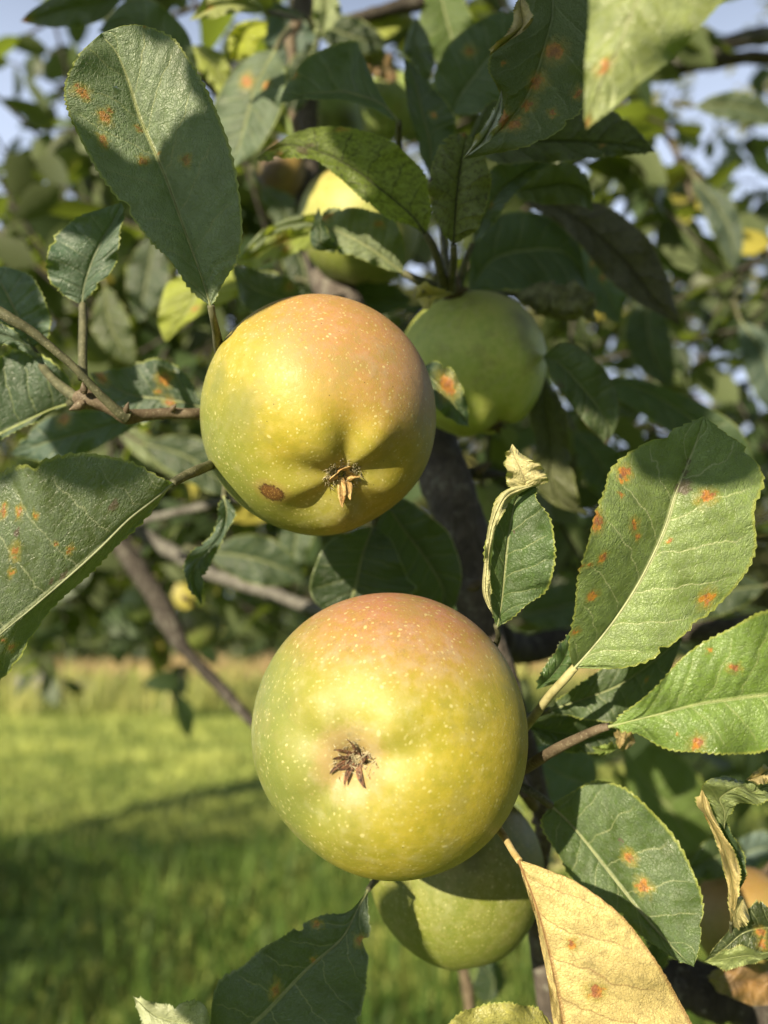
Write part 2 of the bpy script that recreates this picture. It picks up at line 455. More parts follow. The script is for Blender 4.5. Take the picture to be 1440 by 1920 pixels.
def blade_arrays(rows, d, fold=3.0, arch=4.0, tip=0.0, bulge=1.0, wave=2.1, quilt=0.17, tooth=1.25, teeth=34, tiltA=0.0, tiltB=0.0, seed=0, NU=36, NV=110, bend=0.0):
    """screen-traced outline given its own depth: fold lifts both edges, arch bows the midrib, tip moves the tip (mm towards the viewer)"""
    rnd = random.Random(seed)
    A, M, B = (catmull(q, NV) for q in parse(rows))
    L = np.r_[0, np.cumsum(np.linalg.norm(np.diff(M[:, :2], axis=0), axis=1))]; L /= L[-1]
    s = np.linspace(-1, 1, 2 * NU + 1)
    a = np.abs(s)[None, :]
    E = np.where(s[None, :, None] < 0, A[:, None], B[:, None])
    wpx = np.linalg.norm(E[..., :2] - M[:, None, :2], axis=-1)
    wmm = wpx * d / F * 1000 + 1e-6
    v = L[:, None] * np.ones_like(s)[None]
    side = np.sign(s)[None]
    ph = rnd.random() * 6
    teeth_j = teeth * (1 + 0.03 * np.sin(v * 9 + ph))
    fr = (v * teeth_j + 0.37 * (side < 0)) % 1.0
    saw = (1 - fr) ** 0.8 * np.minimum(1, fr / 0.2) * (0.65 + 0.35 * np.sin(v * 31 + ph * side))
    lump = 0.5 * np.sin(v * 23 + ph + side) + 0.5 * np.sin(v * 11 + 2 * ph)
    env = np.clip(np.minimum(v / 0.06, (1 - v) / 0.03), 0, 1)
    k = 1 + (tooth * saw + 0.45 * lump) / wmm * env * np.clip((a - 0.86) / 0.14, 0, 1) ** 2 * (wmm > 1.2)
    for sd_ in (-1, 1):
        for _ in range(rnd.randint(0, 3) if tooth > .5 else 0):
            v0 = rnd.uniform(.15, .92); am = rnd.uniform(.6, 2.2); wn_ = rnd.uniform(.008, .02)
            k = k - (side == sd_) * am / wmm * np.exp(-((v - v0) / wn_) ** 2) * env * (wmm > 4) * np.clip((a - .7) / .3, 0, 1)
    P = M[:, None, :2] + (E[..., :2] - M[:, None, :2]) * (a * k)[..., None]
    z = M[:, None, 2] + (E[..., 2] - M[:, None, 2]) * a
    wn = wmm / max(wmm.max(), 1e-3)
    z = z + fold * a * wn + np.where(side < 0, tiltA, tiltB) * a * wn
    z = z + bulge * np.sin(np.pi * a) * wn + arch * (1 - (2 * v - 1) ** 2) + tip * v ** 2
    env2 = np.sin(np.pi * np.clip(v, 0, 1)) ** 0.5
    z = z + wave * env2 * a ** 2 * (np.sin(v * 15 + ph + side * 1.7) + 0.5 * np.sin(v * 31 + 2 * ph - side))
    f2 = np.abs(((v * 7 - a ** 0.8 * 1.2 + side * 0.22) % 1.0) - 0.5) * 2
    quilt = quilt * min(1.0, wmm.max() / 14) ** 1.5
    z = z + quilt * env2 * (1 - f2 ** 3) * np.minimum(1, a * 4) * (wmm > 2)
    z = z - 0.5 * np.exp(-(a / 0.05) ** 2) * env2 * (quilt > 0)
    V = Wn(P, d - z / 1000)
    lv = np.stack([s[None] * np.ones_like(v), v], -1)
    # surface coordinates in centimetres, measured along the blade
    dv = np.r_[np.zeros((1, V.shape[1])), np.cumsum(np.linalg.norm(np.diff(V, axis=0), axis=2), axis=0)]
    du = np.zeros(V.shape[:2]); st = np.linalg.norm(np.diff(V, axis=1), axis=2)
    c = NU
    du[:, c + 1:] = np.cumsum(st[:, c:], axis=1); du[:, :c] = -np.cumsum(st[:, :c][:, ::-1], axis=1)[:, ::-1]
    mm = np.stack([du * 100, (dv[:, c:c + 1] * np.ones_like(du)) * 100], -1)
    area = np.sum(A[:, 0] * 0)  # orientation from the outline
    poly = np.vstack([A[:, :2], B[::-1, :2]])
    x, y = poly[:, 0], -poly[:, 1]
    area = np.sum(x * np.roll(y, -1) - np.roll(x, -1) * y)
    return P, V, lv, mm, area

def build_blade(name, parent, rows, d, spots=(), blemish=(), holes=(), flip=False, mat=None, origin=None, rib=0, ribmat=None, **kw):
    shp = {k: kw.pop(k) for k in list(kw) if k in ('fold', 'arch', 'tip', 'bulge', 'wave', 'quilt', 'tooth', 'teeth', 'tiltA', 'tiltB', 'seed', 'NU', 'NV')}
    P, V, lv, mm, area = blade_arrays(rows, d, **shp)
    n, m = P.shape[:2]
    i = np.arange(n - 1)[:, None] * m; j = np.arange(m - 1)[None]
    Q = np.stack([i + j, i + j + 1, i + m + j + 1, i + m + j], -1).reshape(-1, 4)
    # geometric normal must face the camera for the upper face (or away for the under face)
    cen = V.reshape(-1, 3)
    qn = np.cross(cen[Q[:, 2]] - cen[Q[:, 0]], cen[Q[:, 3]] - cen[Q[:, 1]])
    facing = np.sum(qn * (CAMn - cen[Q[:, 0]])) > 0
    if facing == flip: Q = Q[:, ::-1]
    flat = P.reshape(-1, 2)
    if holes:
        qc = flat[Q].mean(1)
        keep = np.ones(len(Q), bool)
        for (hx, hy, hr) in holes:
            an = np.arctan2(qc[:, 1] - hy, qc[:, 0] - hx)
            keep &= np.hypot(qc[:, 0] - hx, (qc[:, 1] - hy) * 0.75) > hr * (1 + 0.25 * np.sin(3 * an + 1))
        Q = Q[keep]
    mmf = mm.reshape(-1, 2)
    def near(lst):
        out = []
        for (x, y, r) in lst:
            k = np.argmin(np.hypot(flat[:, 0] - x, flat[:, 1] - y))
            out.append((float(mmf[k, 0]), float(mmf[k, 1]), r * d / F * 100))
        return out
    if mat is None:
        mat = leaf_material(name + '_surface', spots=near(spots), blemish=near(blemish), seed=shp.get('seed', 0) % 97 * 0.31, **kw)
    o = mesh_obj(name, cen, Q, mat, parent, origin, uvs={'lv': lv.reshape(-1, 2), 'mm': mmf})
    if rib:
        c_ = V[:, V.shape[1] // 2]; t_ = np.linspace(0, 1, len(c_)); k_ = slice(0, int(len(c_) * .9))
        tube('midrib', c_[k_][::3], (rib * d / F * (1 - t_) ** 1.1 * .42 + 0.00005)[k_][::3], ribmat or STEM, parent, 8)
    return o

LEAVES = []
def leaf(label, d, rows, pet=None, petmat=None, extra=(), group=None, name='apple_leaf', cat='leaf', **kw):
    """one leaf: an Empty at its base > blade, petiole and curled pieces of the blade"""
    seed = kw.pop('seed', len(LEAVES) * 7 + 3)
    rv = random.Random(seed * 31); k1, k2 = rv.uniform(.82, 1.22), rv.uniform(.95, 1.05)
    tp = kw.get('top', (0.040, 0.085, 0.030)); k1 *= .84 if tp[1] < .15 else 1.0; kw['top'] = (tp[0] * k1 * k2, tp[1] * k1, tp[2] * k1 / k2)
    kw.setdefault('rough', rv.uniform(.38, .55))
    p0 = [float(x) for x in rows.split(';')[0].split()[0].split(',')]
    base = W(p0[0], p0[1], d)
    root = empty(name, base)
    tag(root, label, cat, group or 'leaves of the apple tree')
    mk = dict(kw)
    v_ = kw.get('under_vein', (.30, .33, .17)) if kw.get('flip') else kw.get('vein', (.30, .34, .15))
    if pet and 'rib' not in kw: kw['rib'] = pet[0][3]
    if kw.get('rib'): kw['ribmat'] = stem_material('midrib_' + str(len(LEAVES)), tuple(x * .5 for x in v_), tuple(x * .7 for x in v_))
    build_blade('blade', root, rows, d, seed=seed, **kw)
    for e in extra:
        e = dict(e); nm = e.pop('name', 'curled_edge'); r = e.pop('rows'); dd = e.pop('d', d)
        for key in ('top', 'under', 'trans', 'tw', 'dust', 'vein', 'soot', 'rim', 'under_vein'):
            if key in mk and key not in e: e[key] = mk[key]
        e.setdefault('relief', .25)
        build_blade(nm, root, r, dd, seed=seed + 1, **e)
    if pet:
        px_tube('petiole', pet, petmat or STEM, root, n=24, sides=10, rough=0.12, seed=seed)
    LEAVES.append(root)
    return root

# ------------------------------------------------------------------ apples
def frame_from(axis):
    a = Vector(axis).normalized()
    t = Vector((0, 0, 1)) if abs(a.z) < 0.9 else Vector((1, 0, 0))
    x = t.cross(a).normalized(); y = a.cross(x)
    return a, x, y

def apple(label, px, py, d, rpx, cal, mat_kw, stem=None, squash=1.0, dent=0.13, dentw=0.34, lob=0.03, lobph=0.4, basin=0.0, seed=0, sepals=5, sep_len=0.2, sep_col=None, NT=150, NP=190,
          wool=True, group='apples hanging on the tree', ridges=(), name='apple', stem_side=0.16, seplist=None, sepw=0.040, taper=0.05):
    """cal: offset of the eye (calyx) from the centre as seen, in radii (x right, y up, z towards the viewer)"""
    R = rpx * d / F
    C = np.array(W(px, py, d))
    ax = (RC @ Vector(cal)).normalized()
    # view ray is not the camera axis: turn the eye's direction into this ray's frame
    ray = Vector(C - CAMn).normalized()
    q = (RC @ Vector((0, 0, -1))).rotation_difference(ray)
    ax = (q @ ax).normalized()
    a, x, y = (np.array(v) for v in frame_from(ax))
    root = empty(name, C); tag(root, label, 'apple', group)
    th = np.linspace(0, np.pi, NT); ph = np.linspace(0, 2 * np.pi, NP, endpoint=False)
    T, Pp = np.meshgrid(th, ph, indexing='ij')
    rnd = random.Random(seed)
    lobe = np.cos(5 * Pp + lobph) + 0.35 * np.cos(3 * Pp + 1.3 + seed) + 0.2 * np.cos(8 * Pp + seed)
    rho = 1 - dent * np.exp(-(T / dentw) ** 2) - basin * np.exp(-(T / 0.13) ** 2)
    rho += lob * lobe * np.exp(-((T - 0.42) / 0.24) ** 2) + 0.22 * lob * np.cos(5 * Pp + lobph) * np.exp(-((T - 1.0) / 0.5) ** 2)
    rho -= stem_side * np.exp(-((np.pi - T) / 0.30) ** 2)
    rho += 0.012 * np.cos(Pp + seed * 2.3) * np.sin(2 * T) + 0.010 * np.cos(2 * Pp + seed) + 0.007 * np.cos(3 * Pp + 2 * seed) * np.sin(T)
    for (rp, rt, amp, wp, wt) in ridges:
        dp = np.angle(np.exp(1j * (Pp - rp)))
        rho += amp * np.exp(-(dp / wp) ** 2 - ((T - rt) / wt) ** 2)
    rad = np.sin(T) * (1 - taper * np.cos(T)) * rho
    hgt = np.cos(T) * rho * squash
    P = C + R * (hgt[..., None] * a + (rad * np.cos(Pp))[..., None] * x + (rad * np.sin(Pp))[..., None] * y)
    V = P.reshape(-1, 3)
    i = np.arange(NT - 1)[:, None] * NP; j = np.arange(NP)[None]; j2 = (j + 1) % NP
    Q = np.stack([i + j, i + NP + j, i + NP + j2, i + j2], -1).reshape(-1, 4)
    inv = RC.transposed()
    def world_dir(v): return tuple(q @ (RC @ Vector(v)))
    mk = dict(mat_kw)
    for key in ('blush_dir', 'green_dir'):
        if key in mk: mk[key] = world_dir(mk[key])
    if 'scab' in mk:
        p, r, axx = mk['scab']; mk['scab'] = (world_dir(p), r, world_dir(axx))
    if 'marks' in mk: mk['marks'] = [(world_dir(p), r, c) for p, r, c in mk['marks']]
    mat = apple_material(label.split()[0] + '_apple_skin', R, calyx=tuple(ax), seed=seed * 1.37 + 0.5, **mk)
    mesh_obj('fruit', V, Q, mat, root)
    # the dried eye: pointed sepals round a woolly rim
    h0 = squash * (1 - dent - basin - 0.005 + lob * 0.0)
    O = C + R * h0 * a
    cx_root = None
    if sepals:
        SV, SF = [], []
        lst = seplist or [(2 * math.pi * k / sepals + rnd.uniform(-.3, .3), sep_len * rnd.uniform(0.7, 1.15), rnd.uniform(0.15, 0.8), rnd.uniform(-.6, .6)) for k in range(sepals)]
        for (an, ln, lift, curl) in lst:
            e = math.cos(an) * x + math.sin(an) * y
            f = np.cross(a, e)
            n = 12
            for kk in range(n):
                t = kk / (n - 1)
                cpos = O + R * (e * (0.03 + ln * t * (1 - 0.25 * t * abs(curl))) + a * (0.03 + ln * lift * t + 0.10 * ln * math.sin(3 * t) * curl) + f * curl * ln * 0.4 * t * t)
                wd = R * sepw * (1 - t) ** 0.7 * (1 + 0.3 * math.sin(5 * t + an)) + R * 0.003
                for sgn, up in ((-1, 0.5), (-0.4, 0.0), (0.4, 0.0), (1, 0.5)):
                    SV.append(cpos + f * wd * sgn + a * wd * up * (1 + 0.4 * math.sin(7 * t + an)))
                for sgn, up in ((1, 0.35), (-1, 0.35)):
                    SV.append(cpos + f * wd * sgn * 0.9 + a * wd * (up - 0.35))
                if kk:
                    b0 = len(SV) - 12; b1 = len(SV) - 6
                    for q0 in range(6):
                        q1 = (q0 + 1) % 6
                        SF.append((b0 + q0, b0 + q1, b1 + q1)); SF.append((b0 + q0, b1 + q1, b1 + q0))
        sm = plain('dry_sepal', *(sep_col or ((0.16, 0.09, 0.04), (0.42, 0.27, 0.10))), scale=900)
        cx_root = mesh_obj('calyx', np.array(SV), np.array(SF), sm, root)
    if wool:
        WV, WF = [], []
        for kk in range(260):
            an = rnd.uniform(0, 6.283); rr = rnd.uniform(0.02, 0.15)
            e = math.cos(an) * x + math.sin(an) * y
            # height of the skin there
            tt = math.atan2(rr, 0.85)
            zz = squash * math.cos(tt) * (1 - dent * math.exp(-(tt / dentw) ** 2) - basin * math.exp(-(tt / 0.13) ** 2))
            p0 = C + R * (e * rr + a * (zz - 0.005))
            dirv = a * rnd.uniform(0.3, 1) + e * rnd.uniform(-.8, .8) + np.cross(a, e) * rnd.uniform(-.9, .9)
            dirv /= np.linalg.norm(dirv); ln = R * rnd.uniform(0.03, 0.085)
            sd_ = np.cross(dirv, a + 0.01); sd_ /= np.linalg.norm(sd_) + 1e-9
            wd = R * rnd.uniform(0.003, 0.007)
            b0 = len(WV)
            WV += [p0 - sd_ * wd, p0 + sd_ * wd, p0 + dirv * ln + sd_ * wd * .4 + e * R * rnd.uniform(-.02, .02), p0 + np.cross(sd_, dirv) * wd]
            WF += [(b0, b0 + 1, b0 + 2), (b0 + 1, b0 + 3, b0 + 2), (b0 + 3, b0, b0 + 2)]
        mesh_obj('calyx_wool', np.array(WV), np.array(WF), plain('wool', (0.28, 0.23, 0.14), (0.44, 0.40, 0.25), 800), root)
    if stem:
        px_tube('stalk', stem, STEM_BROWN, root, n=20, sides=10, rough=0.12)
    return root
# ------------------------------------------------------------------ ground and grass
def ground():
    g = G('lawn_soil')
    o = g.obj()
    n = g.noise(o, 0.7, 4, 0.6); f = g.noise(o, 14.0, 5, 0.7); h = g.noise(o, 90.0, 3, 0.7)
    c = g.mix(g.step(n * 0.5 + f * 0.5, 0.35, 0.65), (0.07, 0.11, 0.02), (0.20, 0.27, 0.06))
    c = g.mix(g.step(h, 0.5, 0.7) * 0.5, c, (0.22, 0.22, 0.06))
    m = g.done(g.pbr(c, 0.9, g.bump(f + h, 0.6, 0.03), 0.1))
    n = 90
    xs = np.linspace(-1, 1, n); xs = np.sign(xs) * np.abs(xs) ** 2.2 * 220
    X_, Y_ = np.meshgrid(xs, xs, indexing='ij')
    Z = 0.03 * np.sin(X_ * 0.7) * np.cos(Y_ * 0.5) * np.exp(-(X_ ** 2 + Y_ ** 2) / 900)
    V = np.stack([X_, Y_, Z], -1).reshape(-1, 3)
    i = np.arange(n - 1)[:, None] * n; j = np.arange(n - 1)[None]
    Q = np.stack([i + j, i + n + j, i + n + j + 1, i + j + 1], -1).reshape(-1, 4)
    tag(mesh_obj('ground', V, Q, m, origin=(0, 0, 0)), kind='structure')
ground()

def blades(name, n, ymin, ymax, spread, hgt, wid, a, b, kind_label, power=1.6, xc=0.0, lean=0.5, x0=None, x1=None, tcol=None):
    r = RNG
    y = ymin + (ymax - ymin) * r.random(n) ** power
    x = xc + (r.random(n) * 2 - 1) * spread * (y + 1.0) if x0 is None else x0 + (x1 - x0) * r.random(n)
    if name == 'dry_grass':
        tc_ = np.stack([r.uniform(-7.5, 9, 60), r.uniform(ymin, ymax, 60)], 1); w_ = r.integers(0, 60, n); x = tc_[w_, 0] + r.normal(0, .28, n); y = tc_[w_, 1] + r.normal(0, .3, n)
    clump = np.array([mnoise.noise(Vector((p * 1.4, q * 1.4, 0))) for p, q in zip(x, y)])
    if name == 'dry_grass': clump = np.array([mnoise.noise(Vector((p * .55, q * .3, 5))) for p, q in zip(x, y)]) * 1.5
    h = np.maximum(hgt * (0.55 + 0.7 * r.random(n)) * (1 + (1.6 if name == 'meadow_grass' else 0.6) * clump), .05)
    an = r.random(n) * 6.283; le = lean * h * (0.3 + r.random(n))
    wv = wid * (0.6 + 0.8 * r.random(n)) * (1 + y * 0.06)
    dx, dy = np.cos(an), np.sin(an)
    base = np.stack([x, y, np.full(n, -0.01)], -1)
    side = np.stack([-dy, dx, np.zeros(n)], -1) * wv[:, None]
    mid = base + np.stack([dx * le * 0.3, dy * le * 0.3, h * 0.55], -1)
    tip = base + np.stack([dx * le, dy * le, h * (0.95 - 0.25 * r.random(n))], -1)
    V = np.stack([base - side, base + side, mid - side * 0.8, mid + side * 0.8, tip], 1)
    k = np.arange(n)[:, None] * 5
    Fc = np.concatenate([k + [0, 1, 3], k + [0, 3, 2], k + [2, 3, 4]], 0)
    t = np.repeat(np.clip(0.45 + 0.55 * clump + 0.7 * (r.random(n) - 0.5), 0, 1), 5)
    g = G(name + '_blades')
    c = g.mix(g.attr('tint'), a, b)
    m = g.done(g.mixs(0.35, g.pbr(c, 0.5, None, 0.25), g.trans(g.mix(g.attr('tint'), a, b))))
    tag(mesh_obj(name, V.reshape(-1, 3), Fc, m, origin=(0, 0, 0), smooth=False, attrs={'tint': t}), kind='stuff', label=kind_label, cat='grass')
blades('grass', 150000, 1.8, 24, 0.62, 0.12, 0.0042, (0.10, 0.17, 0.03), (0.60, 0.64, 0.18), 'green mown grass of the orchard floor', power=1.7)
blades('tall_grass', 9000, 1.9, 5.6, 0.62, 0.30, 0.005, (0.05, 0.11, 0.02), (0.14, 0.21, 0.04), 'longer dark grass growing near the apple tree', power=1.0)
blades('meadow_grass', 9000, 12.5, 18, 0.6, 0.42, 0.010, (0.14, 0.20, 0.04), (0.50, 0.48, 0.16), 'uncut yellow green grass tufts before the straw coloured grass', power=.8)
blades('dry_grass', 4200, 17.0, 24, 0.6, .5, 0.012, (0.30, 0.22, 0.09), (0.60, 0.46, 0.24), 'straw coloured dry grass in tufts at the far edge of the lawn', power=1.0)

# ------------------------------------------------------------------ apple trees: trunk, limbs, crown of separate leaves
def leaf_cloud(P, D, size, seed=0, fold=0.25):
    """P (n,3) leaf bases, D (n,3) leaf directions, size (n,) lengths -> verts, tris, tint"""
    r = np.random.default_rng(seed); n = len(P)
    D = D / (np.linalg.norm(D, axis=1)[:, None] + 1e-9)
    up = np.array([0, 0, 1.0]) + r.normal(0, 0.75, (n, 3))
    S = np.cross(D, up); S /= np.linalg.norm(S, axis=1)[:, None] + 1e-9
    N = np.cross(S, D)
    st = np.array([0.0, 0.16, 0.38, 0.62, 0.84, 1.0]); wd = np.array([0, 0.17, 0.27, 0.27, 0.15, 0.0])
    curl = r.uniform(-0.45, 0.15, n)[:, None]
    V = []
    sz = size[:, None]
    for k in range(6):
        m = P + D * sz * st[k] + N * sz * curl * st[k] ** 2
        if 0 < k < 5:
            wk = wd[k] * (0.85 + 0.3 * r.random(n))[:, None]
            V += [m - S * sz * wk + N * sz * fold * wk, m, m + S * sz * wk + N * sz * fold * wk]
        else: V.append(m)
    V = np.stack(V, 1)                     # n,14,3
    T = [(0, 2, 1), (0, 3, 2)]
    for k in range(3):
        b = 1 + 3 * k
        T += [(b, b + 1, b + 4), (b, b + 4, b + 3), (b + 1, b + 2, b + 5), (b + 1, b + 5, b + 4)]
    T += [(10, 11, 13), (11, 12, 13)]
    T = np.array(T)
    Fc = (np.arange(n)[:, None, None] * 14 + T[None]).reshape(-1, 3)
    return V.reshape(-1, 3), Fc, np.repeat(r.random(n), 14)

def twiggy(center, rad, ntw, nlf, size, rnd):
    """leaves strung on short twigs inside an ellipsoid -> bases, directions, sizes, twig segments"""
    P, D, S, TW = [], [], [], []
    for _ in range(ntw):
        while True:
            v = np.array([rnd.uniform(-1, 1) for _ in range(3)])
            if v.dot(v) < 1: break
        c = np.array(center) + v * rad
        d = np.array([rnd.gauss(0, 1), rnd.gauss(0, 1), rnd.gauss(-0.1, 0.7)]); d /= np.linalg.norm(d)
        ln = size * rnd.uniform(1.5, 4)
        TW.append((c - d * ln * 0.2, c + d * ln, size * 0.035))
        for k in range(nlf):
            t = rnd.random()
            e = d * 0.5 + np.array([rnd.gauss(0, 0.8), rnd.gauss(0, 0.8), rnd.gauss(-0.25, 0.7)])
            P.append(c + d * ln * t); D.append(e); S.append(size * rnd.uniform(0.55, 1.15))
    return P, D, S, TW

def ellip(px, py, d, rpx, rpy, rdep):
    """an ellipsoid of foliage round a point of the place: centre and radii in metres"""
    return (np.array(W(px, py, d)), np.array([rpx * d / F, rdep, rpy * d / F]))

def crown(parent, clusters, size, mat, seed, per=7, name='crown', twigs=True):
    rnd = random.Random(seed)
    P, D, S, TW = [], [], [], []
    for (c, r, n) in clusters:
        a, b, s_, t = twiggy(c, r, max(1, n // per), per, size, rnd)
        P += a; D += b; S += s_; TW += t
    V, Fc, t = leaf_cloud(np.array(P), np.array(D), np.array(S), seed)
    o = mesh_obj(name, V, Fc, mat, parent, attrs={'tint': t}); tag(o, kind='stuff')
    if twigs:
        VV, FF, k = [], [], 0
        for (p, q, r) in TW:
            v, qd, e0, e1 = tube_data(np.array([p, (p + q) / 2 + np.random.default_rng(k).normal(0, r, 3), q]), [r, r * 0.8, r * 0.5], 5)
            f = np.vstack([qd[:, [0, 1, 2]], qd[:, [0, 2, 3]]]); VV.append(v); FF.append(f + k); k += len(v)
        o2 = mesh_obj('twigs', np.vstack(VV), np.vstack(FF), BARK_DARK, parent); tag(o2, kind='stuff')
    return o

CROWN = crown_material('orchard_foliage', (0.036, 0.060, 0.026), (0.10, 0.125, 0.06))
CROWN_Y = crown_material('sunny_foliage', (0.078, 0.092, 0.032), (0.19, 0.20, 0.09), (0.22, 0.24, 0.04))

def limb(name, pts, rad, mat, parent, n=30, sides=9, rough=0.25, seed=0, wob=0.0):
    P = catmull(np.array(pts, float), n); R = catmull(np.array(rad, float)[:, None].repeat(2, 1), n)[:, 0]
    if wob: P = P + np.array([np.array(mnoise.noise_vector(Vector(c * 2) + Vector((seed, 3, 1)))) for c in P]) * wob
    return tube(name, P, R, mat, parent, sides, rough, seed, 12.0)

def orchard_tree(label, x, y, h, blobs, seed, size=0.075, per=9, mat=None, trunk_r=0.11):
    rnd = random.Random(seed)
    t = empty('apple_tree', (x, y, 0)); tag(t, label, 'tree', 'apple trees in the orchard')
    limb('trunk', [(x, y, -0.05), (x + .05, y, .5), (x - .03, y + .05, 1.0), (x + .05, y, 1.5)], [trunk_r * 1.3, trunk_r, trunk_r * .9, trunk_r * .7], BARK, t, seed=seed)
    cl = []
    for (cx, cy, cz, rx, ry, rz, n) in blobs:
        limb('limb', [(x, y, 0.9), ((x * 2 + cx) / 3, (y * 2 + cy) / 3, 1.1 + (cz - 1.1) * .4), (cx, cy, cz), (cx + rx * .5, cy + ry * .2, cz + rz * .5)],
             [trunk_r * .6, trunk_r * .45, trunk_r * .25, trunk_r * .08], BARK, t, seed=seed + len(cl), wob=0.05)
        cl.append((np.array((cx, cy, cz)), np.array((rx, ry, rz)), n))
    crown(t, cl, size, mat or CROWN, seed, per)
    return t
BARK_MID = bark_material('bark_limb', (0.055, 0.046, 0.038), (0.12, 0.10, 0.085), 0.3)
# ------------------------------------------------------------------ the tree that bears the fruit: its limbs and twigs
tree = empty('apple_tree', W(1300, 2500, 0.75)); tree.location.z = 0.0
tag(tree, 'nearest apple tree, its bark covered limbs running down behind the fruit and leaves', 'tree', 'apple trees in the orchard')
px_tube('main_limb', [(560, -120, .60, 28), (576, 60, .58, 25), (574, 250, .55, 23), (585, 420, .53, 27), (650, 600, .47, 44), (760, 760, .42, 52), (838, 900, .385, 50), (875, 1040, .37, 44),
                      (905, 1180, .36, 36), (960, 1330, .36, 26), (1005, 1480, .36, 20), (1022, 1560, .36, 17), (1005, 1680, .36, 18), (1012, 1790, .36, 20), (1045, 1960, .36, 22)],
        BARK_MID, tree, n=150, sides=22, rough=0.16, freq=70, wob=0.001)
px_tube('branch', [(215, 940, .66, 15), (270, 1000, .66, 13), (340, 1045, .65, 13), (400, 1078, .64, 12), (490, 1105, .62, 13), (590, 1142, .60, 12), (760, 1180, .56, 12)], BARK_PALE, tree, n=70, sides=14, rough=0.2, freq=50)
px_tube('branch', [(150, 900, .62, 16), (210, 1000, .62, 18), (270, 1085, .61, 20), (325, 1180, .60, 20), (345, 1215, .59, 13), (400, 1275, .58, 11), (465, 1345, .56, 10), (560, 1440, .55, 10)], BARK_DARK, tree, n=70, sides=14, rough=0.25, freq=50)
px_tube('branch', [(1520, 1160, .50, 20), (1440, 1166, .50, 19), (1340, 1180, .50, 19), (1200, 1190, .49, 18), (1060, 1205, .48, 24), (980, 1215, .46, 30), (930, 1200, .42, 30)], BARK_DARK, tree, n=60, sides=14, rough=0.22, freq=50)
px_tube('branch', [(1560, 1960, .36, 60), (1450, 1905, .36, 52), (1360, 1870, .36, 46), (1270, 1845, .36, 44), (1200, 1850, .36, 30), (1120, 1900, .37, 24), (1040, 1940, .37, 20)], BARK_DARK, tree, n=60, sides=18, rough=0.35, freq=90)
px_tube('branch', [(1640, 40, .85, 20), (1440, 66, .85, 17), (1370, 82, .85, 16), (1290, 110, .86, 14), (1220, 122, .86, 13), (1160, 150, .87, 10), (1120, 190, .88, 7)], BARK_PALE, tree, n=50, sides=12, rough=0.3, freq=40)
px_tube('branch', [(1500, 112, .88, 14), (1400, 108, .88, 13), (1320, 122, .88, 11), (1240, 140, .88, 9)], BARK, tree, n=40, sides=12, rough=0.3, freq=40)
px_tube('branch', [(560, 60, .56, 20), (620, 48, .56, 14), (700, 25, .55, 12), (780, 5, .55, 16), (860, -20, .55, 12)], BARK_DARK, tree, n=40, sides=12, rough=0.35, freq=60)
px_tube('twig', [(870, 885, .40, 12), (905, 889, .40, 10), (960, 890, .41, 5)], BARK_DARK, tree, n=16, sides=10, rough=0.3)
px_tube('twig', [(560, 40, .50, 12), (545, 70, .50, 11), (550, 120, .5, 10), (545, 190, .5, 8), (560, 260, .5, 8)], STEM_BROWN, tree, n=24, sides=10, rough=0.25)
px_tube('twig', [(240, 985, .6, 8), (300, 968, .6, 8), (360, 955, .6, 8), (412, 943, .6, 8), (480, 930, .6, 7)], BARK_PALE, tree, n=24, sides=10, rough=0.2)
px_tube('twig', [(1190, 150, .86, 8), (1230, 220, .86, 7), (1275, 300, .87, 6), (1300, 380, .88, 5)], BARK, tree, n=24, sides=8, rough=0.2)
px_tube('twig', [(860, 1780, .5, 10), (872, 1830, .5, 11), (880, 1880, .5, 11), (890, 1960, .5, 11)], STEM_BROWN, tree, n=20, sides=10, rough=0.2)
px_tube('twig', [(1270, 300, .9, 9), (1420, 450, .95, 7), (1500, 560, 1.0, 5)], BARK, tree, n=20, sides=8, rough=0.2)
# twig carrying the leaves on the upper left
px_tube('twig', [(560, 800, .345, 11), (450, 780, .31, 11), (375, 777, .285, 11), (320, 775, .28, 11), (262, 779, .275, 12), (238, 781, .272, 15), (215, 770, .27, 12), (190, 757, .27, 14), (163, 748, .27, 19), (148, 745, .27, 15), (140, 742, .27, 9)],
        STEM_BROWN, tree, n=60, sides=14, rough=0.14, freq=140)
px_tube('twig', [(240, 782, .27, 13), (222, 772, .268, 10), (186, 738, .265, 8), (140, 690, .262, 7.5), (100, 655, .26, 8), (60, 622, .258, 9), (20, 598, .256, 11), (-40, 560, .255, 11)], STEM, tree, n=50, sides=12, rough=0.12, freq=140)
px_tube('twig', [(848, 560, .35, 18), (848, 540, .345, 17), (845, 525, .34, 14)], STEM_BROWN, tree, n=12, sides=12, rough=0.3)
# short spur under the lower fruit
px_tube('twig', [(930, 1400, .33, 16), (975, 1470, .32, 14), (1000, 1510, .34, 12)], STEM_BROWN, tree, n=16, sides=12, rough=0.3)

